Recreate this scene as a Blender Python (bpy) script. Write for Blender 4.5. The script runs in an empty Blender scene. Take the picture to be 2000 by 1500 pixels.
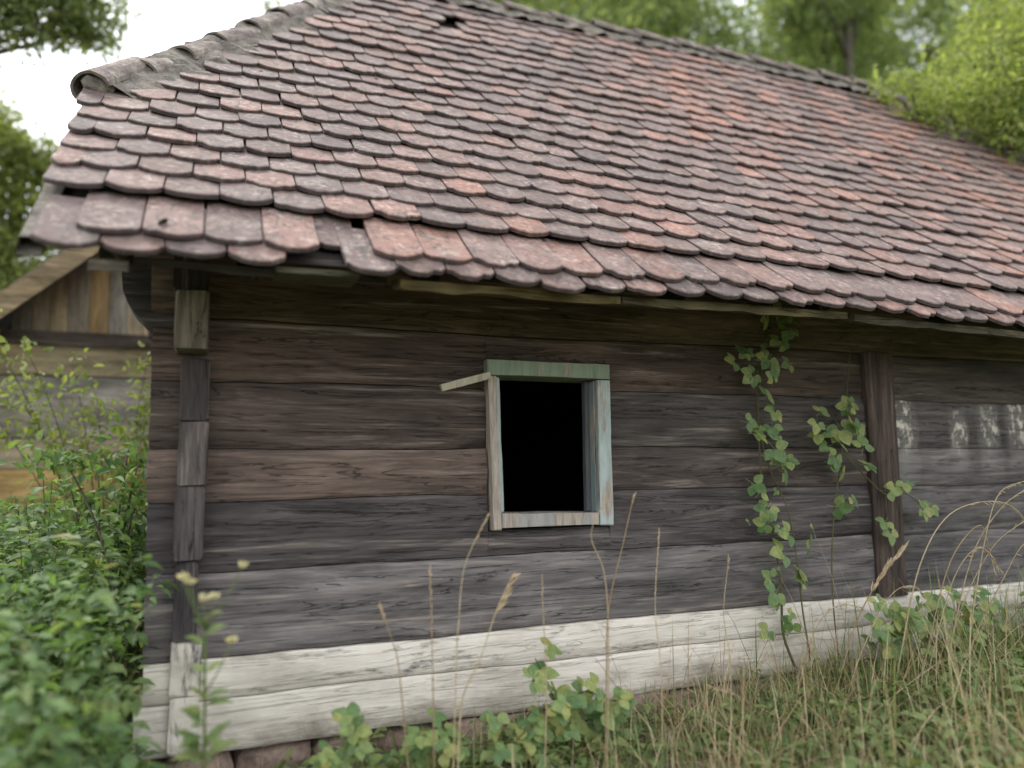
import bpy, math, random
import numpy as np
from mathutils import Vector, Matrix, noise

random.seed(7)
rng = np.random.default_rng(11)
scene = bpy.context.scene
col = scene.collection
R = math.radians

# ------------------------------------------------------------------ camera
cam_data = bpy.data.cameras.new('camera')
cam_data.sensor_width = 36.0
cam_data.lens = 27.0
cam_data.clip_start = 0.05
cam_data.clip_end = 600
cam = bpy.data.objects.new('camera', cam_data)
col.objects.link(cam)
YAW, PITCH, ROLL = 0.3736, 0.1141, -0.0152
fw = Vector((math.sin(YAW) * math.cos(PITCH), math.cos(YAW) * math.cos(PITCH), math.sin(PITCH)))
rt = Vector((math.cos(YAW), -math.sin(YAW), 0))
up = rt.cross(fw)
rt2 = math.cos(ROLL) * rt + math.sin(ROLL) * up
up2 = -math.sin(ROLL) * rt + math.cos(ROLL) * up
m = Matrix((rt2, up2, -fw)).transposed().to_4x4()
m.translation = Vector((0, -3.5, 1.111))
cam.matrix_world = m
cam_data.dof.use_dof = True
cam_data.dof.focus_distance = 3.9
cam_data.dof.aperture_fstop = 0.64
scene.camera = cam

# ------------------------------------------------------------------ sky, sun, exposure
SUN_EL, SUN_AZ = R(62), R(-25)      # azimuth from +Y towards +X
world = bpy.data.worlds.new('World')
scene.world = world
world.use_nodes = True
wn = world.node_tree
sky = wn.nodes.new('ShaderNodeTexSky')
sky.sky_type = 'NISHITA'
sky.sun_disc = False
sky.sun_elevation = SUN_EL
sky.sun_rotation = SUN_AZ
sky.air_density = 1.0
sky.dust_density = 4.0
sky.ozone_density = 1.0
bg = wn.nodes['Background']
bg.inputs['Strength'].default_value = 0.15
# thin bright cloud all over the sky
tc = wn.nodes.new('ShaderNodeTexCoord')
cn = wn.nodes.new('ShaderNodeTexNoise'); cn.inputs['Scale'].default_value = 2.2; cn.inputs['Detail'].default_value = 6
wn.links.new(tc.outputs['Generated'], cn.inputs['Vector'])
cr = wn.nodes.new('ShaderNodeValToRGB')
cr.color_ramp.elements[0].position = .30; cr.color_ramp.elements[0].color = (.66, .66, .66, 1)
cr.color_ramp.elements[1].position = .62; cr.color_ramp.elements[1].color = (.95, .95, .95, 1)
wn.links.new(cn.outputs['Fac'], cr.inputs[0])
cm = wn.nodes.new('ShaderNodeMix'); cm.data_type = 'RGBA'
cm.inputs[7].default_value = (7.8, 7.9, 8.3, 1)
wn.links.new(cr.outputs['Color'], cm.inputs[0]); wn.links.new(sky.outputs[0], cm.inputs[6])
wn.links.new(cm.outputs[2], bg.inputs['Color'])
sun_data = bpy.data.lights.new('sun', 'SUN')
sun_data.energy = 1.5
sun_data.angle = R(14)
sun_data.color = (1.0, 0.95, 0.87)
sun = bpy.data.objects.new('sun', sun_data)
col.objects.link(sun)
sd = Vector((math.sin(SUN_AZ) * math.cos(SUN_EL), math.cos(SUN_AZ) * math.cos(SUN_EL), math.sin(SUN_EL)))
sun.rotation_euler = (-sd).to_track_quat('-Z', 'Y').to_euler()
sun.location = sd * 30
scene.view_settings.view_transform = 'Standard'
scene.view_settings.look = 'None'
scene.view_settings.gamma = 1.0
scene.view_settings.use_curve_mapping = False
scene.view_settings.exposure = 1.2
scene.render.engine = 'CYCLES'
scene.cycles.use_denoising = True
scene.cycles.max_bounces = 8
scene.cycles.transparent_max_bounces = 8

# ------------------------------------------------------------------ helpers
def tag(o, label=None, cat=None, group=None, kind=None):
    if label: o['label'] = label
    if cat: o['category'] = cat
    if group: o['group'] = group
    if kind: o['kind'] = kind
    return o

def thing(name, loc, label, cat, group=None):
    o = bpy.data.objects.new(name, None)
    o.empty_display_size = 0.1
    o.location = loc
    col.objects.link(o)
    return tag(o, label, cat, group)

def origin_of(o):
    v = Vector((0, 0, 0))
    while o is not None:
        v = v + o.location
        o = o.parent
    return v

def link(name, me, parent=None, loc=(0, 0, 0), rot=None):
    """an object at a world location; parents are never rotated or scaled"""
    o = bpy.data.objects.new(name, me)
    col.objects.link(o)
    loc = Vector(loc)
    if parent is not None:
        o.parent = parent
        loc = loc - origin_of(parent)
    o.location = loc
    if rot is not None:
        o.rotation_mode = 'QUATERNION'
        o.rotation_quaternion = rot
    return o

class MB:
    def __init__(self):
        self.v = []; self.f = []
    def add(self, vs, fs):
        b = len(self.v)
        self.v += [tuple(p) for p in vs]
        self.f += [tuple(i + b for i in f) for f in fs]
        return self
    def box(self, x0, x1, y0, y1, z0, z1, jit=0.0):
        j = lambda: random.uniform(-jit, jit)
        vs = [(x + j(), y + j(), z + j()) for z in (z0, z1) for y in (y0, y1) for x in (x0, x1)]
        return self.add(vs, [(0, 2, 3, 1), (4, 5, 7, 6), (0, 1, 5, 4), (2, 6, 7, 3), (0, 4, 6, 2), (1, 3, 7, 5)])
    def tube(self, pts, rad, sides=6):
        pts = [Vector(p) for p in pts]
        n = len(pts)
        if not hasattr(rad, '__len__'): rad = [rad] * n
        ref = Vector((0.31, 0.17, 0.93)).normalized()
        vs = []
        for i, p in enumerate(pts):
            t = (pts[min(i + 1, n - 1)] - pts[max(i - 1, 0)]).normalized()
            a = t.cross(ref)
            if a.length < 1e-3: a = t.cross(Vector((1, 0, 0)))
            a.normalize(); b = t.cross(a)
            for k in range(sides):
                q = 2 * math.pi * k / sides
                vs.append(p + (a * math.cos(q) + b * math.sin(q)) * rad[i])
        fs = []
        for i in range(n - 1):
            for k in range(sides):
                k2 = (k + 1) % sides
                fs.append((i * sides + k, i * sides + k2, (i + 1) * sides + k2, (i + 1) * sides + k))
        fs.append(tuple(range(sides - 1, -1, -1)))
        fs.append(tuple((n - 1) * sides + k for k in range(sides)))
        return self.add(vs, fs)
    def mesh(self, name, mat, smooth=False):
        me = bpy.data.meshes.new(name)
        me.from_pydata(self.v, [], self.f)
        me.update()
        if mat: me.materials.append(mat)
        if smooth:
            me.polygons.foreach_set('use_smooth', [True] * len(me.polygons))
        return me
    def build(self, name, mat, parent=None, smooth=False):
        o = link(name, self.mesh(name, mat, smooth), parent)
        return o

def np_mesh(name, V, F, mat, smooth=False):
    """V (n,3) float, F (m,k) int"""
    me = bpy.data.meshes.new(name)
    V = np.asarray(V, np.float32); F = np.asarray(F, np.int32)
    k = F.shape[1]
    me.vertices.add(len(V)); me.vertices.foreach_set('co', V.ravel())
    me.loops.add(F.size); me.loops.foreach_set('vertex_index', F.ravel())
    me.polygons.add(len(F)); me.polygons.foreach_set('loop_start', np.arange(len(F), dtype=np.int32) * k)
    me.update(calc_edges=True); me.validate()
    if smooth: me.polygons.foreach_set('use_smooth', [True] * len(F))
    me.materials.append(mat)
    return me

def unit(a):
    return a / np.maximum(np.linalg.norm(a, axis=-1, keepdims=True), 1e-9)

LEAF_T = np.array([(0, 0, 0), (.30, .46, .10), (.68, .34, .05), (1, 0, -.16), (.68, -.34, .05), (.30, -.46, .10), (.34, 0, 0), (.7, 0, -.05)], float)
LEAF_F = np.array([(0, 6, 1), (6, 2, 1), (6, 7, 2), (7, 3, 2), (0, 5, 6), (6, 5, 4), (6, 4, 7), (7, 4, 3)])
LEAF2_T = np.array([(0, 0, 0), (.45, .42, .1), (1, 0, -.08), (.45, -.42, .1)], float)
LEAF2_F = np.array([(0, 2, 1), (0, 3, 2)])

def leaf_arrays(C, D, N, L, W, simple=False):
    T, F = (LEAF2_T, LEAF2_F) if simple else (LEAF_T, LEAF_F)
    D = unit(D); S = unit(np.cross(N, D)); U = np.cross(D, S)
    n = len(C); k = len(T)
    V = (C[:, None, :] + D[:, None, :] * (T[None, :, 0] * L[:, None])[..., None]
         + S[:, None, :] * (T[None, :, 1] * W[:, None])[..., None]
         + U[:, None, :] * (T[None, :, 2] * L[:, None])[..., None])
    FF = F[None] + (np.arange(n) * k)[:, None, None]
    return V.reshape(-1, 3), FF.reshape(-1, 3)

def rand_dirs(n):
    return unit(rng.normal(size=(n, 3)))

# ------------------------------------------------------------------ materials
def new_mat(name):
    mt = bpy.data.materials.new(name); mt.use_nodes = True
    nt = mt.node_tree
    return mt, nt, nt.nodes, nt.links, nt.nodes['Principled BSDF']

def N_(nt, typ, **kw):
    n = nt.nodes.new(typ)
    for k, v in kw.items(): setattr(n, k, v)
    return n

def noise_n(nt, vec, scale, detail=6, rough=.6, dist=0.0):
    n = nt.nodes.new('ShaderNodeTexNoise')
    n.inputs['Scale'].default_value = scale; n.inputs['Detail'].default_value = detail
    n.inputs['Roughness'].default_value = rough; n.inputs['Distortion'].default_value = dist
    if vec is not None: nt.links.new(vec, n.inputs['Vector'])
    return n.outputs['Fac']

def ramp(nt, fac, stops, interp='LINEAR'):
    n = nt.nodes.new('ShaderNodeValToRGB')
    n.color_ramp.interpolation = interp
    e = n.color_ramp.elements
    while len(e) < len(stops): e.new(0.5)
    for i, (p, c) in enumerate(stops):
        e[i].position = p
        e[i].color = (c, c, c, 1) if not hasattr(c, '__len__') else (*c, 1)
    nt.links.new(fac, n.inputs[0])
    return n.outputs['Color']

def mix(nt, fac, a, b, blend='MIX'):
    n = nt.nodes.new('ShaderNodeMix'); n.data_type = 'RGBA'; n.blend_type = blend
    for s, v in ((n.inputs[0], fac), (n.inputs[6], a), (n.inputs[7], b)):
        if hasattr(v, 'is_linked') or isinstance(v, bpy.types.NodeSocket): nt.links.new(v, s)
        elif hasattr(v, '__len__'): s.default_value = (*v, 1)
        else: s.default_value = v
    return n.outputs[2]

def math_n(nt, op, a, b=None, clamp=False):
    n = nt.nodes.new('ShaderNodeMath'); n.operation = op; n.use_clamp = clamp
    for s, v in zip(n.inputs, (a, b)):
        if v is None: continue
        if isinstance(v, bpy.types.NodeSocket): nt.links.new(v, s)
        else: s.default_value = v
    return n.outputs[0]

def bump(nt, bsdf, h, strength=.4, dist=.01):
    n = nt.nodes.new('ShaderNodeBump')
    n.inputs['Strength'].default_value = strength; n.inputs['Distance'].default_value = dist
    nt.links.new(h, n.inputs['Height']); nt.links.new(n.outputs[0], bsdf.inputs['Normal'])

def coords(nt, scale, rnd=True):
    """world position, stretched, shifted per object"""
    g = nt.nodes.new('ShaderNodeNewGeometry')
    mp = nt.nodes.new('ShaderNodeMapping'); mp.inputs['Scale'].default_value = scale
    nt.links.new(g.outputs['Position'], mp.inputs['Vector'])
    if rnd:
        oi = nt.nodes.new('ShaderNodeObjectInfo')
        r = math_n(nt, 'MULTIPLY', oi.outputs['Random'], 37.0)
        cb = nt.nodes.new('ShaderNodeCombineXYZ')
        for i in range(3): nt.links.new(r, cb.inputs[i])
        nt.links.new(cb.outputs[0], mp.inputs['Location'])
    return mp.outputs[0]

def wood_mat(name, axis, pale=(.27, .225, .19), streak=.85, drips=None):
    """weathered timber, grain along axis; the object's own colour is the timber's colour, its alpha the limewash left on it"""
    mt, nt, nd, lk, b = new_mat(name)
    def sc(along, across): return tuple(along if i == axis else across for i in range(3))
    oi = nd.new('ShaderNodeObjectInfo')
    c1 = coords(nt, sc(1.3, 8)); c2 = coords(nt, sc(3.2, 60)); c3 = coords(nt, sc(.9, 2.6)); c4 = coords(nt, sc(.6, 13))
    n1 = noise_n(nt, c1, 1, 8, .68, 1.4); n2 = noise_n(nt, c2, 1, 5, .6, .9); n3 = noise_n(nt, c3, 1.3, 4, .5); n4 = noise_n(nt, c4, 1, 5, .6, 1.6)
    base = mix(nt, 1.0, oi.outputs['Color'], ramp(nt, n1, [(.25, .28), (.5, .64), (.66, .95), (.8, 1.5)]), 'MULTIPLY')
    base = mix(nt, 1.0, base, ramp(nt, n3, [(.3, .6), (.7, 1.4)]), 'MULTIPLY')
    sfac = math_n(nt, 'MULTIPLY', ramp(nt, n4, [(.56, 0.), (.72, 1.)]), ramp(nt, n2, [(.38, 0.), (.62, streak)]))
    base = mix(nt, sfac, base, pale)
    base = mix(nt, 1.0, base, ramp(nt, n2, [(.3, .68), (.6, 1.12)]), 'MULTIPLY')
    crack = ramp(nt, n4, [(.466, 1.), (.477, .28), (.486, 1.)])
    base = mix(nt, 1.0, base, crack, 'MULTIPLY')
    # limewash
    n5 = noise_n(nt, coords(nt, sc(3, 11)), 1, 8, .7, .3)
    lw = math_n(nt, 'ADD', math_n(nt, 'MULTIPLY', math_n(nt, 'SUBTRACT', n5, .5), 1.7), math_n(nt, 'MULTIPLY', oi.outputs['Alpha'], 1.6))
    lw = math_n(nt, 'MULTIPLY', math_n(nt, 'SUBTRACT', lw, .82), 5.0, True)
    n6 = noise_n(nt, coords(nt, (2.5, 2.5, 6)), 1, 6, .6)
    lime = ramp(nt, n6, [(.3, (.38, .345, .29)), (.5, (.58, .535, .455)), (.75, (.67, .63, .56))])
    lime = mix(nt, 1.0, lime, ramp(nt, n2, [(.25, .90), (.5, 1.)]), 'MULTIPLY')
    gz_ = nd.new('ShaderNodeNewGeometry'); sz_ = nd.new('ShaderNodeSeparateXYZ'); lk.new(gz_.outputs['Position'], sz_.inputs[0])
    n7 = noise_n(nt, coords(nt, (3.5, 3.5, 7), False), 1, 8, .7, .5)
    mud = math_n(nt, 'MULTIPLY', math_n(nt, 'SUBTRACT', math_n(nt, 'ADD', n7, math_n(nt, 'MULTIPLY', sz_.outputs[2], -1.3)), .36), 4.0, True)
    lime = mix(nt, math_n(nt, 'MULTIPLY', mud, .8), lime, (.235, .20, .15))
    fac = lw
    if drips:
        g = nd.new('ShaderNodeNewGeometry'); sp = nd.new('ShaderNodeSeparateXYZ'); lk.new(g.outputs['Position'], sp.inputs[0])
        tot = None
        flake = noise_n(nt, coords(nt, (17, 17, 13), False), 1, 7, .7)
        wob = math_n(nt, 'MULTIPLY', math_n(nt, 'SUBTRACT', noise_n(nt, coords(nt, (6, 6, 4), False), 1, 6, .65), .5), .15)
        xx = math_n(nt, 'ADD', sp.outputs[0], wob)
        for (dx, dw, dz0, dz1) in drips:
            u = math_n(nt, 'DIVIDE', math_n(nt, 'ABSOLUTE', math_n(nt, 'SUBTRACT', xx, dx)), dw)
            fx = math_n(nt, 'SUBTRACT', 1.0, u, True)
            zc, zh = (dz0 + dz1) / 2, (dz1 - dz0) / 2
            w_ = math_n(nt, 'DIVIDE', math_n(nt, 'ABSOLUTE', math_n(nt, 'SUBTRACT', sp.outputs[2], zc)), zh)
            fz = math_n(nt, 'SUBTRACT', 1.0, math_n(nt, 'POWER', w_, 1.8), True)
            q = math_n(nt, 'MULTIPLY', math_n(nt, 'POWER', fx, .55), fz)
            tot = q if tot is None else math_n(nt, 'MAXIMUM', tot, q)
        haze_ = math_n(nt, 'MULTIPLY', tot, .42, True)
        core = math_n(nt, 'SUBTRACT', math_n(nt, 'MULTIPLY', tot, 2.4), .75, True)
        high = math_n(nt, 'MULTIPLY', math_n(nt, 'SUBTRACT', sp.outputs[2], 1.16), 6.0, True)
        flk = math_n(nt, 'MULTIPLY', math_n(nt, 'MULTIPLY', math_n(nt, 'SUBTRACT', flake, .505), 16.0, True), math_n(nt, 'MULTIPLY', core, high))
        base = mix(nt, haze_, base, (.30, .285, .26))
        fac = math_n(nt, 'MAXIMUM', fac, flk)
    lk.new(mix(nt, fac, base, lime), b.inputs['Base Color'])
    b.inputs['Roughness'].default_value = .85
    b.inputs['Specular IOR Level'].default_value = .25
    h = math_n(nt, 'ADD', math_n(nt, 'MULTIPLY', n2, .5), math_n(nt, 'ADD', n1, math_n(nt, 'MULTIPLY', crack, .8)))
    h = math_n(nt, 'ADD', h, math_n(nt, 'MULTIPLY', fac, .25))
    bump(nt, b, h, .7, .013)
    return mt

WOOD_X = wood_mat('weathered_timber_x', 0)
WOOD_XD = wood_mat('weathered_timber_limed', 0, drips=[(3.93, .13, .86, 1.66), (4.40, .09, 1.04, 1.52), (4.68, .11, .98, 1.62), (4.98, .15, 1.0, 1.74), (5.5, .11, .95, 1.55)])
WOOD_Y = wood_mat('weathered_timber_y', 1)
WOOD_Z = wood_mat('weathered_timber_z', 2)

def painted_mat():
    mt, nt, nd, lk, b = new_mat('flaking_green_paint')
    c = coords(nt, (30, 30, 5)); c2 = coords(nt, (9, 9, 3)); c3 = coords(nt, (120, 120, 8))
    oi = nd.new('ShaderNodeObjectInfo')
    n1 = noise_n(nt, c, 1, 7, .65, .4); n2 = noise_n(nt, c2, 1, 5, .6); n3 = noise_n(nt, c3, 1, 4, .6)
    wood = ramp(nt, n1, [(.25, (.17, .14, .115)), (.5, (.31, .265, .215)), (.8, (.43, .385, .32))])
    wood = mix(nt, 1., wood, ramp(nt, n3, [(.3, .65), (.6, 1.1)]), 'MULTIPLY')
    paint = mix(nt, 1., oi.outputs['Color'], ramp(nt, n1, [(.3, .7), (.7, 1.15)]), 'MULTIPLY')
    f = math_n(nt, 'ADD', math_n(nt, 'SUBTRACT', n2, .5), math_n(nt, 'MULTIPLY', math_n(nt, 'SUBTRACT', n1, .5), .5))
    f = math_n(nt, 'MULTIPLY', math_n(nt, 'ADD', f, math_n(nt, 'SUBTRACT', oi.outputs['Alpha'], .5)), 9.0, True)
    lk.new(mix(nt, f, wood, paint), b.inputs['Base Color'])
    b.inputs['Roughness'].default_value = .75
    bump(nt, b, math_n(nt, 'ADD', n3, f), .5, .006)
    return mt
PAINT = painted_mat()

def tile_mat(name='old_clay_tile', edge_shade=0.):
    mt, nt, nd, lk, b = new_mat(name)
    oi = nd.new('ShaderNodeObjectInfo'); g = nd.new('ShaderNodeNewGeometry')
    r = math_n(nt, 'FRACT', math_n(nt, 'ADD', oi.outputs['Random'], math_n(nt, 'MULTIPLY', g.outputs['Random Per Island'], 7.31)))
    pos = coords(nt, (1, 1, 1), False)
    big = noise_n(nt, pos, .55, 3, .5)
    rr = math_n(nt, 'ADD', math_n(nt, 'MULTIPLY', math_n(nt, 'POWER', r, 1.3), .75), math_n(nt, 'MULTIPLY', math_n(nt, 'SUBTRACT', big, .42), 1.2))
    spx = nd.new('ShaderNodeSeparateXYZ'); lk.new(g.outputs['Position'], spx.inputs[0])
    rr = math_n(nt, 'ADD', rr, math_n(nt, 'MINIMUM', math_n(nt, 'MULTIPLY', math_n(nt, 'SUBTRACT', spx.outputs[0], 1.6), .07), .22))
    base = ramp(nt, rr, [(.0, (.102, .073, .066)), (.25, (.130, .087, .076)), (.5, (.158, .097, .080)), (.72, (.188, .105, .082)), (.9, (.230, .113, .080)), (1., (.27, .128, .088))])
    n1 = noise_n(nt, pos, 30, 8, .7); n2 = noise_n(nt, pos, 90, 6, .65); n3 = noise_n(nt, pos, 10, 6, .62); n4 = noise_n(nt, pos, 3.2, 3, .5)
    base = mix(nt, 1., base, ramp(nt, n1, [(.28, .66), (.5, 1.), (.75, 1.4)]), 'MULTIPLY')
    lich = math_n(nt, 'MULTIPLY', ramp(nt, n1, [(.50, 0.), (.66, 1.)]), ramp(nt, n3, [(.46, 0.), (.62, .8)]))
    base = mix(nt, lich, base, (.32, .295, .26))
    n6 = noise_n(nt, pos, 6.5, 6, .6, .8)
    base = mix(nt, math_n(nt, 'MULTIPLY', ramp(nt, n6, [(.50, 0.), (.66, .5)]), ramp(nt, n1, [(.35, .3), (.6, 1.)])), base, (.225, .20, .175))
    val = math_n(nt, 'FRACT', math_n(nt, 'MULTIPLY', r, 13.7))
    base = mix(nt, 1., base, ramp(nt, val, [(0, .74), (.5, 1.), (1, 1.2)]), 'MULTIPLY')
    n5 = noise_n(nt, coords(nt, (1.0, .6, .6), False), 17, 7, .7, 1.2)
    base = mix(nt, ramp(nt, n5, [(.51, 0.), (.63, .85)]), base, (.055, .048, .046))
    base = mix(nt, ramp(nt, n5, [(.32, .7), (.43, 0.)]), base, (.27, .205, .185))
    grey = math_n(nt, 'MULTIPLY', ramp(nt, n3, [(.36, 1.), (.55, 0.)]), ramp(nt, n4, [(.35, .85), (.65, .2)]))
    base = mix(nt, math_n(nt, 'MULTIPLY', grey, .7), base, (.115, .094, .087))
    moss = math_n(nt, 'MULTIPLY', ramp(nt, n2, [(.56, 0.), (.66, 1.)]), ramp(nt, n3, [(.52, 0.), (.63, 1.)]))
    base = mix(nt, moss, base, (.035, .033, .024))
    if edge_shade:
        base = mix(nt, ramp(nt, n1, [(.35, edge_shade), (.75, edge_shade * .55)]), base, (.034, .029, .030))  # darkens the colour to imitate shaded tile edges
    lk.new(base, b.inputs['Base Color'])
    b.inputs['Roughness'].default_value = .8
    b.inputs['Specular IOR Level'].default_value = .3
    bump(nt, b, math_n(nt, 'ADD', n1, math_n(nt, 'MULTIPLY', n2, .45)), .55, .008)
    return mt
TILE = tile_mat()
TILE_EDGE = tile_mat('shade_darkened_tile_edge', .85)  # shade on the tiles' edge faces, painted in as a darker colour

def rough_mat(name, stops, scale=9, bs=.6, bd=.02):
    mt, nt, nd, lk, b = new_mat(name)
    pos = coords(nt, (1, 1, 1))
    n1 = noise_n(nt, pos, scale, 8, .65); n2 = noise_n(nt, pos, scale * 6, 5, .6)
    c = mix(nt, 1., ramp(nt, n1, stops), ramp(nt, n2, [(.3, .7), (.7, 1.2)]), 'MULTIPLY')
    lk.new(c, b.inputs['Base Color']); b.inputs['Roughness'].default_value = .9
    b.inputs['Specular IOR Level'].default_value = .2
    bump(nt, b, math_n(nt, 'ADD', n1, math_n(nt, 'MULTIPLY', n2, .4)), bs, bd)
    return mt
MORTAR = rough_mat('lichened_mortar', [(.25, (.055, .05, .042)), (.5, (.15, .135, .115)), (.62, (.20, .18, .145)), (.8, (.25, .24, .21))], 12, .9, .03)
RIDGE = rough_mat('lichened_ridge_tile', [(.28, (.045, .042, .038)), (.42, (.14, .118, .108)), (.55, (.19, .155, .135)), (.63, (.25, .235, .19)), (.8, (.30, .29, .25))], 11, .8, .02)
STONE = rough_mat('field_stone', [(.25, (.12, .085, .07)), (.5, (.25, .18, .145)), (.8, (.34, .27, .225))], 7)
SOIL = rough_mat('dry_soil', [(.25, (.09, .066, .047)), (.5, (.17, .125, .09)), (.8, (.24, .185, .135))], 3.5)
BARK = rough_mat('bark', [(.3, (.045, .036, .028)), (.55, (.10, .085, .068)), (.8, (.17, .15, .125))], 11)
MOSS = rough_mat('moss', [(.3, (.02, .022, .010)), (.6, (.05, .048, .022)), (.8, (.085, .075, .035))], 30)
DARK = rough_mat('dark_interior', [(.3, (.025, .021, .019)), (.7, (.055, .048, .042))], 3)  # very dark brown for the room's inside and the barn's backing

def leaf_mat(name, stops, trans=.35, rough=.55, posnoise=0.):
    mt, nt, nd, lk, b = new_mat(name)
    g = nd.new('ShaderNodeNewGeometry'); oi = nd.new('ShaderNodeObjectInfo')
    r = math_n(nt, 'FRACT', math_n(nt, 'ADD', math_n(nt, 'MULTIPLY', oi.outputs['Random'], 3.7), g.outputs['Random Per Island']))
    pos = coords(nt, (1, 1, 1), False)
    if posnoise:
        r = math_n(nt, 'ADD', math_n(nt, 'MULTIPLY', r, 1 - posnoise * .5), math_n(nt, 'MULTIPLY', math_n(nt, 'SUBTRACT', noise_n(nt, pos, 1.3, 3, .5), .5), posnoise * 3), True)
    c = ramp(nt, r, stops)
    n1 = noise_n(nt, pos, 45, 4, .6)
    c = mix(nt, 1., c, ramp(nt, n1, [(.3, .75), (.7, 1.2)]), 'MULTIPLY')
    lk.new(c, b.inputs['Base Color']); b.inputs['Roughness'].default_value = rough
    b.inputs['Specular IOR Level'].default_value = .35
    t = nd.new('ShaderNodeBsdfTranslucent'); lk.new(mix(nt, 1., c, (1.35, 1.42, .75), 'MULTIPLY'), t.inputs['Color'])
    ms = nd.new('ShaderNodeMixShader'); ms.inputs[0].default_value = trans
    lk.new(b.outputs[0], ms.inputs[1]); lk.new(t.outputs[0], ms.inputs[2])
    lk.new(ms.outputs[0], nd['Material Output'].inputs['Surface'])
    return mt
LF_WOOD = leaf_mat('foliage_wood', [(0, (.11, .15, .07)), (.5, (.17, .215, .10)), (.85, (.23, .27, .12)), (1, (.27, .30, .14))], .58)
LF_BRIGHT = leaf_mat('foliage_bright', [(0, (.12, .155, .045)), (.5, (.20, .245, .08)), (1, (.29, .31, .12))], .5)
LF_THICK = leaf_mat('foliage_thicket', [(0, (.065, .115, .045)), (.45, (.11, .185, .065)), (.8, (.155, .235, .08)), (.95, (.20, .265, .10)), (1, (.25, .22, .11))], .45)
LF_VINE = leaf_mat('foliage_bramble', [(0, (.10, .18, .07)), (.4, (.165, .24, .085)), (.75, (.24, .29, .10)), (1, (.31, .31, .10))], .35)
LF_WEED = leaf_mat('foliage_weed', [(0, (.10, .16, .05)), (.6, (.165, .22, .075)), (1, (.23, .265, .10))], .35)
GRASS = leaf_mat('grass_blades', [(0, (.105, .165, .06)), (.45, (.15, .205, .078)), (.66, (.22, .24, .105)), (.82, (.36, .31, .18)), (1, (.46, .39, .25))], .25, .6, .8)
DRY = leaf_mat('dry_straw', [(0, (.28, .20, .11)), (.5, (.40, .31, .185)), (1, (.50, .42, .28))], .3, .65)
FLOWER = leaf_mat('pale_flower', [(0, (.45, .40, .16)), (.6, (.55, .5, .3)), (1, (.6, .56, .42))], .3)
STEM = rough_mat('plant_stem', [(.3, (.07, .075, .03)), (.6, (.12, .10, .05)), (.8, (.14, .09, .06))], 25)
STEM_G = rough_mat('green_stem', [(.3, (.07, .11, .03)), (.7, (.13, .17, .05))], 25)

# ------------------------------------------------------------------ ground
def ground_z(x, y):
    base = -0.16 + 0.035 * max(-1.0, min(5.0, x))
    far = max(0.0, math.hypot(x - 1.5, y) - 12.0)
    slope = 0.02 * max(0., min(25., y - 7))
    return base + slope + noise.noise(Vector((x * .8, y * .8, 3.1))) * .035 + noise.noise(Vector((x * .05, y * .05, 9.))) * min(2.0, far * .05)

xs = np.unique(np.concatenate([np.linspace(-300, -12, 14), np.linspace(-12, 14, 105), np.linspace(14, 300, 14)]))
ys = np.unique(np.concatenate([np.linspace(-300, -8, 14), np.linspace(-8, 12, 81), np.linspace(12, 300, 14)]))
gv = [(x, y, ground_z(x, y)) for y in ys for x in xs]
nx = len(xs)
gf = [(j * nx + i, j * nx + i + 1, (j + 1) * nx + i + 1, (j + 1) * nx + i) for j in range(len(ys) - 1) for i in range(nx - 1)]
me = bpy.data.meshes.new('ground'); me.from_pydata(gv, [], gf); me.materials.append(SOIL)
snt = SOIL.node_tree; sb = snt.nodes['Principled BSDF']; src = sb.inputs['Base Color'].links[0].from_socket
gg = snt.nodes.new('ShaderNodeNewGeometry'); ln_ = snt.nodes.new('ShaderNodeVectorMath'); ln_.operation = 'LENGTH'
snt.links.new(gg.outputs['Position'], ln_.inputs[0])
far_ = math_n(snt, 'MULTIPLY', math_n(snt, 'SUBTRACT', math_n(snt, 'ADD', ln_.outputs['Value'], math_n(snt, 'MULTIPLY', noise_n(snt, gg.outputs['Position'], .8, 5), 6.0)), 8.0), .3, True)
snt.links.new(mix(snt, far_, src, (.085, .115, .04)), sb.inputs['Base Color'])     # turf beyond the trodden yard
tag(link('ground', me), 'uneven dry soil under the grass around the cottage', None, None, 'structure')

# ------------------------------------------------------------------ the log cottage
OV, ZE, TH, CU, RL = .688, 1.864, .7148, .03355, 4.776
def prof(s):
    """roof profile: distance up the slope -> (y, z, angle)"""
    a = TH + CU * max(s, -0.2)
    y = -OV + (math.sin(a) - math.sin(TH)) / CU
    z = ZE - (math.cos(a) - math.cos(TH)) / CU
    return y, z, a
RY, RZ, _ = prof(RL)
HIP_S = 1.5
XL, XR = -.60, 8.6
XTL, XTR = 1.13, 6.85
def x_left(s): return XL if s < HIP_S else XL + (s - HIP_S) / (RL - HIP_S) * (XTL - XL)
def x_right(s): return XR if s < HIP_S else XR + (s - HIP_S) / (RL - HIP_S) * (XTR - XR)
def sag(x, s):
    return .022 * noise.noise(Vector((x * .55, s * .7, 4.4))) + .010 * noise.noise(Vector((x * 1.9, s * 1.5, 8.4)))
def roof_pt(x, s, h=0.0):
    y, z, a = prof(s)
    h += sag(x, s)
    return Vector((x, y - math.sin(a) * h, z + math.cos(a) * h))

cottage = thing('log_cottage', (0, 0, 0), 'old dark log cottage with a sagging clay tile roof and one small open window', 'cottage')

def seam_noise(k, x):
    return .011 * noise.noise(Vector((x * 1.3, k * 7.7, 1.5))) + .005 * noise.noise(Vector((x * 6., k * 3.1, 5.5)))

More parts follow.
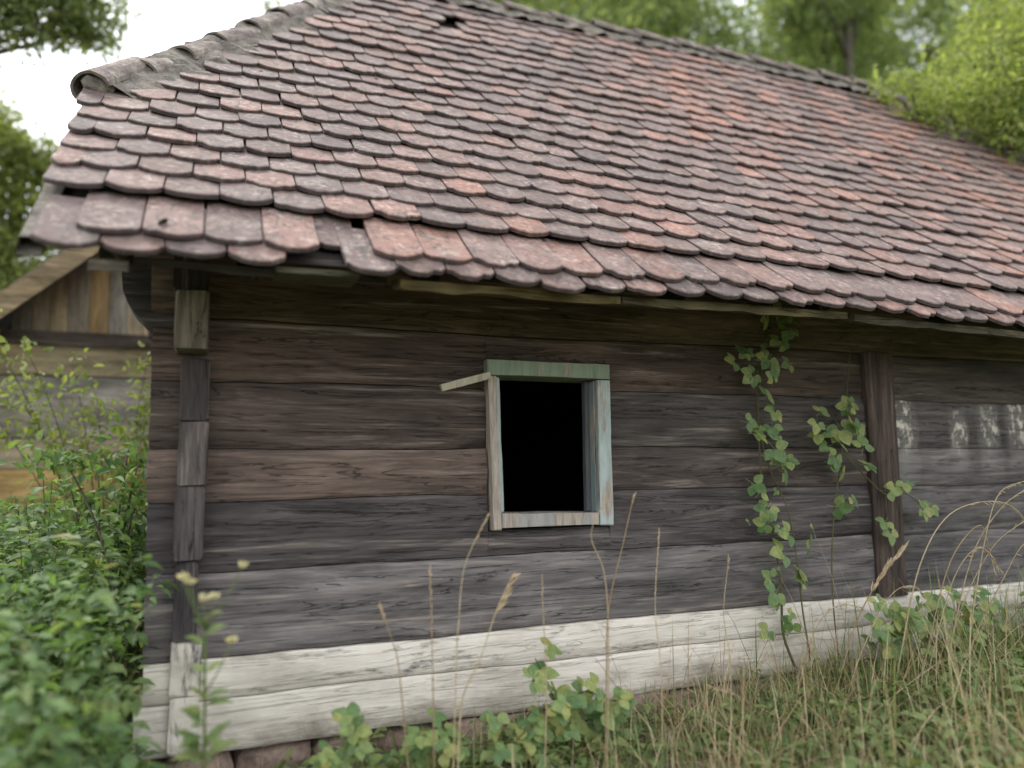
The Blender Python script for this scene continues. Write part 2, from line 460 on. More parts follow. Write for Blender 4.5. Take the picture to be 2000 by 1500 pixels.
def make_log(x0, x1, z0, z1, color, k0, k1, y0=0., thick=.17, gap=.002, mat=None, cut=None, seed=None, rnd=.007, endn=.012):
    """one hewn log along X; cut=(xa, xb, zlo, zhi) trims it where the window sits"""
    seed = random.random() * 50 if seed is None else seed
    n = max(6, int((x1 - x0) / .07))
    xs_ = list(np.linspace(x0, x1, n))
    if cut:
        xs_ = [x for x in xs_ if abs(x - cut[0]) > .01 and abs(x - cut[1]) > .01] + [cut[0] - .001, cut[0] + .001, cut[1] - .001, cut[1] + .001]
        xs_.sort()
    vs, fs = [], []
    prof_n = None
    for i, x in enumerate(xs_):
        lo = z0 + seam_noise(k0, x) + gap; hi = z1 + seam_noise(k1, x) - gap
        if cut and cut[0] < x < cut[1]:
            lo = max(lo, cut[2]); hi = min(hi, cut[3])
        h = hi - lo
        e = 1.0
        if i == 0 or i == len(xs_) - 1: e = 0.0
        ring = []
        for t in (0, .06, .22, .42, .6, .8, .94, 1):
            z = lo + t * h
            edge = min(t, 1 - t) * h
            bul = -.008 * math.sin(math.pi * t)
            rd = rnd * max(0, 1 - edge / .03) ** 2
            yy = y0 + bul + rd + .010 * noise.noise(Vector((x * 1.1, z * 5, seed))) + .006 * noise.noise(Vector((x * 5, z * 14, seed + 9)))
            ring.append((yy, z))
        ring += [(y0 + thick, hi), (y0 + thick, lo)]
        xx = x
        for (yy, z) in ring:
            if i == 0 or i == len(xs_) - 1:
                xx = x + endn * noise.noise(Vector((z * 9, yy * 9, seed)))
            vs.append((xx, yy, z))
        prof_n = len(ring)
    m_ = prof_n
    for i in range(len(xs_) - 1):
        for k in range(m_):
            k2 = (k + 1) % m_
            fs.append((i * m_ + k, (i + 1) * m_ + k, (i + 1) * m_ + k2, i * m_ + k2))
    fs.append(tuple(range(m_))); fs.append(tuple(reversed([(len(xs_) - 1) * m_ + k for k in range(m_)])))
    o = MB().add(vs, fs).build('log', mat or WOOD_X, cottage, False)
    o.color = color
    return o

WX0, WX1, WZ0, WZ1 = 1.235, 1.888, .835, 1.652       # window opening in the logs
zs = [.37, .715, 1.005, 1.223, 1.52, 1.785, 2.10, 2.42]
BR = (.058, .043, .034, 0.); DK = (.050, .043, .041, 0.); GR = (.105, .096, .092, 0.); MB_ = (.105, .074, .056, 0.)
# limewashed sill logs
lw0 = make_log(-.255, 8.25, 0.0, .212, (.24, .21, .175, .82), 0, 1, -.026, .22)
lw1 = make_log(-.225, 8.25, .212, .368, (.22, .20, .175, .72), 1, 2, -.024, .20)
lw0['label'] = 'limewashed bottom sill log with peeling white coat'; lw1['label'] = 'limewashed upper sill log with grey bare patches along its top edge'
make_log(-.23, 3.62, zs[0], zs[1], (.185, .168, .160, .0), 2, 3, -.008)
make_log(-.235, 3.62, zs[1], zs[2], (.092, .080, .077, 0.), 3, 4, 0, cut=(WX0, WX1, -9, WZ0))
make_log(-.24, WX0, zs[2], zs[3], (.165, .122, .098, 0.), 4, 5, -.004)
make_log(WX1, 3.62, zs[2], zs[3], (.108, .086, .076, 0.), 4, 5, .002)
make_log(-.238, WX0, zs[3], zs[4], (.098, .074, .062, 0.), 5, 6, .004)
make_log(WX1, 3.62, zs[3], zs[4], (.094, .080, .072, 0.), 5, 6, -.002)
make_log(-.24, 3.62, zs[4], zs[5], (.105, .076, .058, 0.), 6, 7, 0, cut=(WX0, WX1, WZ1, 9))
make_log(-.25, 8.25, zs[5], zs[6], (.125, .092, .060, 0.), 7, 8, -.022, .20)
make_log(-.25, 8.25, zs[6], zs[7], (.085, .066, .050, 0.), 8, 9, -.012, .18)
off = .012
for k, (c, mt_) in enumerate((((.16, .148, .142, 0), None), ((.145, .132, .126, 0), None), ((.125, .112, .107, 0), None), ((.108, .096, .09, 0), WOOD_XD), ((.098, .08, .066, 0), None))):
    make_log(3.855, 8.05, zs[k] - off, zs[k + 1] - (off if k < 4 else 0), c, 20 + k, 21 + k, .004, mat=WOOD_XD if k in (2, 3) else WOOD_X)

def vpost(x0, x1, y0, y1, z0, z1, name, color, lean=0., seed=1.):
    vs, fs = [], []
    n = 22
    for i in range(n + 1):
        t = i / n; z = z0 + (z1 - z0) * t
        d = lean * (1 - t)
        ring = []
        for (cx, cy) in ((x0, y0 + .015), (x0 + .015, y0), ((x0 + x1) / 2, y0 - .004), (x1 - .015, y0), (x1, y0 + .015), (x1, y1), (x0, y1)):
            ring.append((cx + d + .008 * noise.noise(Vector((cx * 9, z * 3, seed))), cy + .006 * noise.noise(Vector((cx * 12, z * 4, seed + 3))), z))
        vs += ring
    m_ = 7
    for i in range(n):
        for k in range(m_):
            k2 = (k + 1) % m_
            fs.append((i * m_ + k, i * m_ + k2, (i + 1) * m_ + k2, (i + 1) * m_ + k))
    fs.append(tuple(reversed(range(m_)))); fs.append(tuple(n * m_ + k for k in range(m_)))
    o = MB().add(vs, fs).build(name, WOOD_Z, cottage); o.color = color
    return o
vpost(3.625, 3.85, -.045, .16, .36, 1.79, 'post', (.10, .072, .058, 0), -.01, 2.)
vpost(8.05, 8.25, -.04, .16, .36, 1.79, 'post', (.06, .05, .045, 0), 0., 5.)

# corner: ends of the cross wall's logs, one above the other, poking out in front of the front logs
cross = [(.02, .235, -.128, -.020, -.050, (.14, .13, .125, .70)), (.24, .452, -.130, -.014, -.055, (.15, .14, .135, .60)), (.458, .770, -.124, -.034, -.062, (.080, .070, .070, .0)),
         (.776, 1.072, -.132, -.020, -.070, (.098, .084, .080, 0)), (1.078, 1.338, -.126, -.012, -.080, (.094, .080, .074, 0)),
         (1.343, 1.605, -.128, -.016, -.055, (.090, .076, .072, 0)), (1.625, 1.86, -.150, -.022, -.20, (.19, .162, .118, 0)),
         (1.87, 2.12, -.16, -.03, -.16, (.065, .056, .050, 0))]
for (z0, z1, x0, x1, y0, c) in cross:
    vs, fs = [], []
    ny = 26; sd_ = random.random() * 30
    for i in range(ny + 1):
        y = y0 + (5.3 - y0) * (i / ny) ** 2
        ring = []
        r_ = .007 if i else .012
        for (cx, cz) in ((x0 + r_, z0), (x1 - r_, z0), (x1, z0 + r_), (x1, z1 - r_), (x1 - r_, z1), (x0 + r_, z1), (x0, z1 - r_), (x0, z0 + r_)):
            ring.append((cx + .006 * noise.noise(Vector((y * 3, cz * 8, sd_))), y + (0.03 * noise.noise(Vector((cx * 22, cz * 14, sd_))) if i == 0 else 0), cz + .006 * noise.noise(Vector((y * 3, cx * 9, sd_ + 4)))))
        vs += ring
    for i in range(ny):
        for k in range(8):
            k2 = (k + 1) % 8
            fs.append((i * 8 + k, (i + 1) * 8 + k, (i + 1) * 8 + k2, i * 8 + k2))
    fs.append(tuple(range(8))); fs.append(tuple(reversed([ny * 8 + k for k in range(8)])))
    o = MB().add(vs, fs).build('cross_log', WOOD_Z, cottage); o.color = c

# console log carrying the roof corner, cut to a curve
vs, fs = [], []
prof2 = [(-.15, 1.735), (-.24, 1.735), (-.275, 1.752), (-.312, 1.79), (-.338, 1.83), (-.358, 1.88), (-.365, 1.95), (-.362, 2.04), (-.36, 2.10), (-.15, 2.10)]
for y in (-.02, .15):
    vs += [(x, y + .006 * noise.noise(Vector((x * 20, z * 20, y))), z) for x, z in prof2]
k = len(prof2)
fs = [tuple(range(k)), tuple(reversed(range(k, 2 * k)))] + [(i, k + i, k + (i + 1) % k, (i + 1) % k) for i in range(k)]
o = MB().add(vs, fs).build('console', WOOD_X, cottage); o.color = (.040, .035, .032, 0); o['label'] = 'dark rounded console under the roof corner'

# unseen walls: back, right and a plain interior
for i, (z0, z1) in enumerate(zip([0., .21] + zs[:-1], [.21] + zs)):
    b_ = MB().box(-.2, 8.25, 5.12, 5.30, z0 + .005, z1 - .005, .004).build('log', WOOD_X, cottage); b_.color = DK
    b_ = MB().box(8.08, 8.24, .22, 5.10, z0 + .005, z1 - .005, .004).build('log', WOOD_Y, cottage); b_.color = DK
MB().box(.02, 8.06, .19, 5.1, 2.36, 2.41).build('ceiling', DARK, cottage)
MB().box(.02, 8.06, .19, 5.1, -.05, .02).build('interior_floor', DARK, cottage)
MB().box(.0, .02, .19, 5.1, .0, 2.36).build('light_block_lining', DARK, cottage)  # both linings are added to stop light leaking between the logs
MB().box(.03, 8.06, 5.06, 5.1, .03, 2.35).build('light_block_lining', DARK, cottage)
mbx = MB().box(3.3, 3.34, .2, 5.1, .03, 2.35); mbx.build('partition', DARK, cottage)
# gable boards on both ends under the half hips
ya, za, _ = prof(HIP_S)
for xg in (-.10, 8.12):
    yb = .0
    while yb < 5.3:
        t = min(yb, 5.3 - yb - .2)
        zt = min(prof(max(.0, (t + OV) / math.cos(TH)))[1] - .15, za - .12)
        b_ = MB().box(xg, xg + .025, yb + .004, yb + .196, 2.43, max(2.5, zt), .003).build('gable_board', WOOD_Z, cottage); b_.color = (.07, .06, .052, 0)
        yb += .2

# field stones under the sill log
def stone_mesh(sx, sy, sz, seed):
    mb = MB(); vs, fs = [], []
    nu, nv = 9, 6
    for j in range(nv + 1):
        ph = math.pi * j / nv
        for i in range(nu):
            q = 2 * math.pi * i / nu
            d = Vector((math.sin(ph) * math.cos(q), math.sin(ph) * math.sin(q), math.cos(ph)))
            dd = Vector([math.copysign(abs(c) ** .6, c) for c in d])
            r = 1 + .25 * noise.noise(d * 1.6 + Vector((seed, 0, 0)))
            vs.append((dd.x * sx * r, dd.y * sy * r, dd.z * sz * r))
    for j in range(nv):
        for i in range(nu):
            i2 = (i + 1) % nu
            fs.append((j * nu + i, (j + 1) * nu + i, (j + 1) * nu + i2, j * nu + i2))
    return mb.add(vs, fs).mesh('stone', STONE, False)
stone_me = [stone_mesh(random.uniform(.12, .2), .12, random.uniform(.075, .1), i * 3.3) for i in range(6)]
x = -.18; i = 0
while x < 8.1:
    w = random.uniform(.24, .36)
    o = link('foundation_stone', stone_me[i % 6], cottage, (x + w / 2, .10 + random.uniform(-.03, .02), -.078 + random.uniform(-.012, .006)))
    o.rotation_euler = (0, random.uniform(-.1, .1), random.uniform(-.25, .25) + (math.pi if i % 2 else 0))
    o.scale = (w / .30, 1, 1)
    x += w * .93; i += 1
MB().box(-.2, 8.2, .16, .3, -.4, -.002).build('foundation_core', SOIL, cottage)

# ---- window
win = bpy.data.objects.new('window', None); win.location = (1.56, 0, .835); col.objects.link(win); win.parent = cottage
win['label'] = 'small open window with flaking green frame and no glass'
def frame_piece(name, pts_front, y0, y1, color, bev=.005):
    """prism: front outline (x,z), from y0 (front) to y1"""
    c = Vector((sum(p[0] for p in pts_front) / len(pts_front), sum(p[1] for p in pts_front) / len(pts_front)))
    k = len(pts_front); vs = []
    # subdivide the outline a little so it can wobble
    pts = []
    for i in range(k):
        a, b = Vector(pts_front[i]), Vector(pts_front[(i + 1) % k])
        n = max(1, int((b - a).length / .08))
        for j in range(n): pts.append(a.lerp(b, j / n))
    k = len(pts)
    wob = [Vector((.0025 * noise.noise(Vector((p.x * 17, p.y * 17, 2.))), .0025 * noise.noise(Vector((p.x * 17, p.y * 17, 7.))))) for p in pts]
    pts = [p + w for p, w in zip(pts, wob)]
    ins = [p + (c - p).normalized() * bev for p in pts]
    vs = [(p.x, y0, p.y) for p in ins] + [(p.x, y0 + bev, p.y) for p in pts] + [(p.x, y1, p.y) for p in pts]
    fs = [tuple(range(k))] + [(i, k + i, k + (i + 1) % k, (i + 1) % k) for i in range(k)] + [(k + i, 2 * k + i, 2 * k + (i + 1) % k, k + (i + 1) % k) for i in range(k)] + [tuple(reversed(range(2 * k, 3 * k)))]
    o = MB().add(vs, fs).build(name, PAINT, win); o.color = color
    return o
GP = (.17, .215, .145); BP = (.30, .355, .335)
frame_piece('head', [(1.226, 1.578), (1.224, 1.652), (1.8895, 1.650), (1.8895, 1.574)], -.056, .15, (*GP, .62))
frame_piece('jamb', [(1.229, 1.574), (1.250, .838), (1.290, .838), (1.272, 1.574)], -.050, .15, (*BP, .30))
frame_piece('jamb', [(1.818, 1.570), (1.812, .842), (1.888, .838), (1.889, 1.570)], -.052, .07, (*BP, .62))
frame_piece('sill', [(1.293, .848), (1.292, .916), (1.810, .904), (1.809, .846)], -.050, .15, (.24, .235, .22, .50))
o = frame_piece('stop_bead', [(1.274, 1.572), (1.291, .919), (1.313, .919), (1.297, 1.572)], -.022, .06, (*BP, .74)); o['label'] = 'pale blue inner strip of the frame'
o = frame_piece('sash_stile', [(1.784, 1.570), (1.778, .907), (1.804, .907), (1.808, 1.570)], .025, .06, (.07, .075, .078, .9)); o['label'] = 'dark inner stile of the missing casement'
frame_piece('stop_bead', [(1.809, 1.568), (1.805, .907), (1.811, .907), (1.817, 1.568)], -.02, .068, (.17, .22, .22, .62))

# stick nailed at the window's upper corner
o = MB()
a, b = Vector((.985, -.085, 1.503)), Vector((1.232, -.07, 1.572))
dvec = (b - a).normalized(); sdv = Vector((-dvec.z, 0, dvec.x)); yv = Vector((0, 1, 0))
vs = []
for i in range(7):
    p = a.lerp(b, i / 6)
    hw = .0165 + .003 * noise.noise(Vector((i * 1.7, 0, 3)))
    vs += [p - sdv * hw - yv * .012, p + sdv * hw - yv * .012, p + sdv * hw + yv * .012, p - sdv * hw + yv * .012]
fs = [(0, 3, 2, 1), (24, 25, 26, 27)] + [(i * 4 + k, i * 4 + (k + 1) % 4, i * 4 + 4 + (k + 1) % 4, i * 4 + 4 + k) for i in range(6) for k in range(4)]
st = MB().add(vs, fs).build('shutter_batten', PAINT, win); st.color = (.36, .33, .24, .62); st['label'] = 'pale broken wooden batten slanting off the window corner'

# ---- roof
roof_v, roof_f = [], []
NS, NX = 24, 60
for j in range(NS + 1):
    s = .06 + (RL - .06) * j / NS
    for i in range(NX + 1):
        x = x_left(s) + .05 + (x_right(s) - x_left(s) - .1) * i / NX
        roof_v.append(tuple(roof_pt(x, s, -.02)))
for j in range(NS):
    for i in range(NX):
        roof_f.append((j * (NX + 1) + i, j * (NX + 1) + i + 1, (j + 1) * (NX + 1) + i + 1, (j + 1) * (NX + 1) + i))
nb = len(roof_v)
roof_v += [(p[0], 2 * RY - p[1], p[2]) for p in roof_v]      # back slope
roof_f += [tuple(reversed([i + nb for i in f])) for f in list(roof_f)]
DECK = wood_mat('roof_decking', 0)
roof = MB().add(roof_v, roof_f).build('roof', DECK, cottage)
roof.color = (.030, .025, .021, 0)

# beaver-tail tiles
TW, TL, TT = .198, .39, .020
def tile_mesh(seed, chip=0.):
    random.seed(int(seed * 100) + 5)
    out = [(TW / 2 - .001, TL), (TW / 2 - .001, TL * .5), (TW / 2 - .0015, .046)]
    n = 9
    for i in range(1, n):
        q = math.pi * i / n
        u = math.cos(q) * (TW / 2 - .0015)
        v = .044 * abs(math.cos(q)) ** 2.2 + .0022 * random.uniform(-1, 1)
        if chip and random.random() < chip: v += random.uniform(.008, .022)
        out.append((u, v))
    out += [(-TW / 2 + .0015, .046), (-TW / 2 + .001, TL * .5), (-TW / 2 + .001, TL)]
    k = len(out)
    c = (0, TL * .5)
    bw = .006 * random.uniform(-1, 1)
    def zc(u, v): return bw * (u / (TW / 2)) ** 2 + .003 * noise.noise(Vector((u * 18, v * 12, seed)))
    vs = []
    for (u, v) in out:
        d = math.hypot(u - c[0], v - c[1]); f_ = 1 - .004 / d
        iu, iv = c[0] + (u - c[0]) * f_, c[1] + (v - c[1]) * f_
        vs.append((iu, iv, TT + zc(iu, iv)))
    for (u, v) in out: vs.append((u, v, TT - .004 + zc(u, v)))
    for (u, v) in out: vs.append((u, v, zc(u, v)))
    fs = [tuple(range(k)), tuple(reversed(range(2 * k, 3 * k)))]
    for i in range(k):
        j = (i + 1) % k
        fs += [(i, k + i, k + j, j), (k + i, 2 * k + i, 2 * k + j, k + j)]
    return vs, fs
variants = [tile_mesh(i * 1.37, (0, 0, 0, .25, 0, .45, 0, .15)[i]) for i in range(8)]
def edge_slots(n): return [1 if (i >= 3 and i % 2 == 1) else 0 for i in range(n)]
random.seed(21)
tile_me = []
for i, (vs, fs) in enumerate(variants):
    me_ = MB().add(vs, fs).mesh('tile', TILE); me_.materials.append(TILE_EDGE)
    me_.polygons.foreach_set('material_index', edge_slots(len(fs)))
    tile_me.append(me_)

def tile_matrix(x, s, lift=.034, rotz=0., roll=0., tl=TL):
    """bottom end at slope distance s, raised on the course below; top end on its batten"""
    p0 = roof_pt(x, s, lift); p1 = roof_pt(x, s + tl, .002 + lift * .12)
    v = (p1 - p0).normalized()
    u = Vector((1, 0, 0))
    n = u.cross(v).normalized(); u = v.cross(n)
    M = Matrix((u, v, n)).transposed()
    M = M @ Matrix.Rotation(rotz, 3, 'Z') @ Matrix.Rotation(roll, 3, 'Y')
    M4 = M.to_4x4() @ Matrix.Diagonal((1, tl / TL, 1, 1)); M4.translation = p0
    return M4

courses = [(-.035, .004, True), (.045, .030, False)]
k = 0
while True:
    s = .375 + .188 * k
    if s > RL - .10: break
    courses.append((s, .050, k % 2 == 0)); k += 1
placed = []
for ci, (s0, lift, half) in enumerate(courses):
    x = XL + (0 if half else TW * .5) + (.045 if ci < 2 else .0)
    drift = random.uniform(-.015, .015)
    if not half and ci > 1 and s0 < HIP_S: placed.append((XL + TW * .25 + drift, s0 + random.gauss(0, .004), lift, random.gauss(0, .015), 0., TL))
    while x < XR + .1:
        xc = x + TW / 2 + drift
        # courses drift: they run closer together towards the right-hand end
        s = s0 + ((.0032 * (ci - 2) - .012) * max(0., min(5., xc)) if ci > 1 else 0.) + .010 * noise.noise(Vector((xc * .6, ci * 2.3, 7.))) + random.gauss(0, .0045)
        x += TW + random.uniform(.0005, .0035)
        if s > RL - .06: continue
        if xc - TW * .5 < x_left(s + .05) - .05 or xc + TW * .5 > x_right(s + .05) + .05: continue
        rz = random.gauss(0, .012); ro = random.gauss(0, .012); lf = lift + abs(random.gauss(0, .003))
        if random.random() < .035: rz = random.gauss(0, .05); s -= random.uniform(-.01, .03)
        # gaps where tiles have slid away
        if abs(xc - 1.73) < .11 and abs(s - 3.95) < .12: continue
        if ci == 0 and .20 < xc < .66: continue
        if ci == 1 and .36 < xc < .53: continue
        # tiles under the ridge and beside the hips are cut short
        tl = min(TL, RL - s + .03)
        tl = min(tl, HIP_S + (xc - TW / 2 - XL) / (XTL - XL) * (RL - HIP_S) + .13 - s if s > HIP_S - TL else TL)
        tl = min(tl, HIP_S + (XR - xc - TW / 2) / (XR - XTR) * (RL - HIP_S) + .13 - s if s > HIP_S - TL else TL)
        if tl < .09: continue
        placed.append((xc, s, lf * (.4 + .6 * tl / TL), rz, ro, tl))
placed.append((.545, -.055, .012, .03, .03, TL))      # the slipped tile hanging below the eave
placed.append((.40, .15, .004, -.05, .0, TL))
camp = cam.matrix_world.translation
inv = cam.matrix_world.inverted()
def vis_size(p):
    q = inv @ p
    if q.z > -.1: return 0
    px, py = q.x / -q.z * 1500, q.y / -q.z * 1500
    inside = abs(px) < 1040 and abs(py) < 790
    n = Vector((0, -math.sin(.78), math.cos(.78)))
    d = (camp - p)
    return (max(0.02, n.dot(d.normalized())) / d.length_squared) * (1 if inside else .001)
placed.sort(key=lambda t: -vis_size(roof_pt(t[0], t[1] + .1)))
rest = MB()
for i, (xc, s, lf, rz, ro, tl) in enumerate(placed):
    M = tile_matrix(xc, s, lf, rz, ro, tl)
    vi = random.randrange(8)
    if xc < XL + TW * .4: M = M @ Matrix.Diagonal((.5, 1, 1, 1))
    if i < 300:
        o = bpy.data.objects.new('tile', tile_me[vi]); col.objects.link(o); o.parent = roof
        o.matrix_local = M
    else:
        vs, fs = variants[vi]
        rest.add([M @ Vector(v) for v in vs], fs)
# the back slope and the two half hips, seen from nowhere near: same tiles, one mesh
def hip_tiles(left):
    xa, xt = (XL, XTL) if left else (XR, XTR)
    a = roof_pt(xa, HIP_S); ridge_p = Vector((xt, RY, RZ))
    dv = Vector((xt - xa, 0, RZ - a.z)); Lh = dv.length; dv.normalize()
    half0 = RY - a.y
    u = Vector((0, -1, 0)) if left else Vector((0, 1, 0))
    n = u.cross(dv).normalized()
    s = 0.; k = 0
    while s < Lh - .15:
        hw = half0 * (1 - (s + TL) / Lh) - .02
        y = -hw + (TW / 2 if k % 2 else 0)
        while y < hw - TW * .6:
            p = Vector((xa, RY, a.z)) + dv * s + u * (y + TW / 2) + n * .03
            v = (dv - n * .07).normalized(); nn = u.cross(v)
            M = Matrix((u, v, nn)).transposed().to_4x4(); M.translation = p
            vs, fs = variants[random.randrange(8)]
            rest.add([M @ Vector(q) for q in vs], fs)
            y += TW + .002
        s += .2046; k += 1
    return a, ridge_p
hipA, hipB = hip_tiles(True)
hipC, hipD = hip_tiles(False)
for (xc, s, lf, rz, ro, tl) in placed:
    if s < .0: continue
    M = tile_matrix(xc, s, lf, rz, ro, tl)
    vs, fs = variants[random.randrange(8)]
    if random.random() < 2:
        q = [M @ Vector(v) for v in vs]
        rest.add([(p.x, 2 * RY - p.y, p.z) for p in q], [tuple(reversed(f)) for f in fs])
nf_ = len(variants[0][1])
o = rest.build('tile_field', TILE, roof); o['kind'] = 'stuff'
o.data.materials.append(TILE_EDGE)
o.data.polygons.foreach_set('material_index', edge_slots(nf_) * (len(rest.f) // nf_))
# hip decking
mbh = MB()
for (a, b_) in ((hipA, hipB), (hipC, hipD)):
    a2 = Vector((a.x, 2 * RY - a.y, a.z)); d_ = Vector((0, 0, -.03))
    mbh.add([a + d_, a2 + d_, b_ + d_], [(0, 1, 2)])
o = mbh.build('hip_decking', DECK, roof); o.color = (.03, .025, .021, 0)

# ridge and hip cap tiles bedded in mortar
def cap_mesh(L_, r0, r1, seed):
    vs, fs = [], []
    nu, nv = 14, 6
    for sh in (0, 1):
        for j in range(nv + 1):
            t = j / nv; r = r0 + (r1 - r0) * t - sh * .016
            for i in range(nu + 1):
                q = R(-100) + R(200) * i / nu
                rr = r * (1 + .035 * noise.noise(Vector((q * 1.5, t * 3, seed)))) + .003 * noise.noise(Vector((q * 6, t * 9, seed)))
                vs.append((math.sin(q) * rr, t * L_ + (.006 * noise.noise(Vector((q * 4, seed, 1))) if j in (0, nv) else 0), math.cos(q) * rr * .78))
    w = nu + 1; off_ = (nv + 1) * w
    for j in range(nv):
        for i in range(nu):
            f_ = (j * w + i, j * w + i + 1, (j + 1) * w + i + 1, (j + 1) * w + i)
            fs.append(tuple(reversed(f_))); fs.append(tuple(q + off_ for q in f_))
    for i in range(nu):
        fs.append((i, i + 1, off_ + i + 1, off_ + i)); a_ = nv * w
        fs.append((a_ + i + 1, a_ + i, off_ + a_ + i, off_ + a_ + i + 1))
    for j in range(nv):
        fs.append((j * w, off_ + j * w, off_ + (j + 1) * w, (j + 1) * w)); e = j * w + nu
        fs.append((e + w, off_ + e + w, off_ + e, e))
    return MB().add(vs, fs).mesh('ridge_tile', RIDGE, False)
cap_me = [cap_mesh(.52, .108, .092, i * 2.7) for i in range(3)]
def cap_line(A, B, upv, n, h=.0):
    A, B = Vector(A), Vector(B)
    d = (B - A).normalized(); L_ = (B - A).length
    for i in range(n):
        t = i / n
        p = A.lerp(B, t) + upv * (h + .034 * noise.noise(Vector((i * 1.9, A.x, 2)))) - d * .03
        dd = (d - upv * .06 + Vector((random.gauss(0, .03), random.gauss(0, .03), 0))).normalized()
        xv = dd.cross(upv).normalized(); zv = xv.cross(dd)
        M = Matrix((xv, dd, zv)).transposed().to_4x4(); M.translation = p + upv * .012
        o = bpy.data.objects.new('ridge_tile', cap_me[i % 3]); col.objects.link(o); o.parent = roof
        M = M @ Matrix.Diagonal((1, L_ / n / .47, 1, 1))
        o.matrix_local = M
def mortar_line(A, B, upv, seed, width=.26, hh=.098):
    A, B = Vector(A), Vector(B); d = (B - A).normalized(); L_ = (B - A).length
    side = d.cross(upv).normalized(); n = int(L_ / .045); nu = 16; vs, fs = [], []
    for j in range(n + 1):
        p = A.lerp(B, j / n)
        wob = 1 + .35 * noise.noise(Vector((j * .35, seed, 0)))
        for i in range(nu + 1):
            q = -1 + 2 * i / nu
            wl = width * (wob if q < 0 else 1 + .35 * noise.noise(Vector((j * .35, seed + 7, 0))))
            drop = -.125 * abs(q) * (width / .2)
            h_ = hh * math.cos(q * 1.5) + drop + .025 * noise.noise(Vector((j * .6, q * 4, seed))) + .012 * noise.noise(Vector((j * 1.7, q * 11, seed)))
            vs.append(p + side * (q * wl) + upv * h_)
    w = nu + 1
    for j in range(n):
        for i in range(nu): fs.append((j * w + i, j * w + i + 1, (j + 1) * w + i + 1, (j + 1) * w + i))
    return MB().add(vs, fs).build('mortar_bed', MORTAR, roof, False)
def hip_up(a, b_, left):
    nf = Vector((0, -math.sin(.79), math.cos(.79)))
    dv = Vector((b_.x - a.x, 0, b_.z - a.z)).normalized()
    nh = (Vector((0, -1, 0)) if left else Vector((0, 1, 0))).cross(dv).normalized()
    d = (b_ - a).normalized()
    u_ = (nf + nh).normalized(); u_ = (u_ - d * u_.dot(d)).normalized()
    return u_
A_ = roof_pt(XL, HIP_S, .0); B_ = Vector((XTL, RY, RZ))
# the hip follows the curved slope: three straight runs
pts = [roof_pt(x_left(s), s, .0) for s in (HIP_S + .10, 2.6, 3.7, RL)]
uh = hip_up(A_, B_, True)
for i in range(3):
    cap_line(pts[i], pts[i + 1], uh, 3, .016)
    mortar_line(pts[i], pts[i + 1], uh, i * 5.1)
pm = stone_mesh(.085, .10, .055, 91.); pm.materials[0] = MORTAR
link('mortar_plug', pm, roof, pts[0] + uh * .03 + (pts[1] - pts[0]).normalized() * .04)
ptsr = [roof_pt(x_right(s), s, .0) for s in (HIP_S - .02, 2.6, 3.7, RL)]
ur = hip_up(ptsr[0], ptsr[3], False)
for i in range(3):
    cap_line(ptsr[i], ptsr[i + 1], ur, 3, .045)
    mortar_line(ptsr[i], ptsr[i + 1], ur, 30 + i * 5.1)
zup = Vector((0, 0, 1))
cap_line((XTL - .1, RY, RZ + .01), (XTR + .1, RY, RZ + .01), zup, 13, .03)
mortar_line((XTL - .1, RY, RZ), (XTR + .1, RY, RZ), zup, 77., .19, .07)
# verge: mortar and a ragged board end under the left edge
mb = MB()
vp = [roof_pt(XL + .01, s, -.03) for s in np.linspace(.05, HIP_S, 12)]
for i, p in enumerate(vp):
    w_ = .025 + .012 * noise.noise(Vector((i * .9, 2, 1)))
    mb.add([p + Vector((-w_, 0, -.03)), p + Vector((.05, 0, -.03)), p + Vector((.05, 0, .035)), p + Vector((-w_ * .7, 0, .03))], [])
for i in range(len(vp) - 1):
    for k in range(4): mb.f.append((i * 4 + k, i * 4 + (k + 1) % 4, i * 4 + 4 + (k + 1) % 4, i * 4 + 4 + k))
mb.build('verge_mortar', MORTAR, roof)

# eave boards, battens and rafter ends
def eave_board(x0, x1, y0, y1, z0, z1, color, seed):
    n = max(3, int((x1 - x0) / .1)); vs, fs = [], []
    for i in range(n + 1):
        x = x0 + (x1 - x0) * i / n
        d = .008 * noise.noise(Vector((x * 2, seed, 1))); e = .012 * noise.noise(Vector((x * 5, seed, 4)))
        e += -.010 if noise.noise(Vector((x * 3.3, seed, 9))) > .25 else 0
        sl = sag(x, .1)
        vs += [(x, y0 + d, z0 + sl - e), (x, y0 + d, z1 + sl), (x, y1, z1 + .03 + sl), (x, y1, z0 + .03 + sl)]
    for i in range(n):
        for k in range(4): fs.append((i * 4 + k, i * 4 + 4 + k, i * 4 + 4 + (k + 1) % 4, i * 4 + (k + 1) % 4))
    fs += [(0, 1, 2, 3), (n * 4 + 3, n * 4 + 2, n * 4 + 1, n * 4)]
    o = MB().add(vs, fs).build('eave_board', WOOD_X, roof); o.color = color
eave_board(.66, 1.62, -.662, -.53, 1.806, 1.846, (.15, .115, .042, 0), 1.)
eave_board(1.63, 2.88, -.658, -.52, 1.808, 1.846, (.11, .092, .042, 0), 2.)
eave_board(2.93, 8.5, -.655, -.52, 1.804, 1.842, (.08, .068, .04, 0), 3.)
eave_board(-.40, -.28, -.66, -.54, 1.795, 1.835, (.13, .115, .085, 0), 4.)
eave_board(-.27, .62, -.60, -.50, 1.835, 1.862, (.045, .04, .032, 0), 5.)
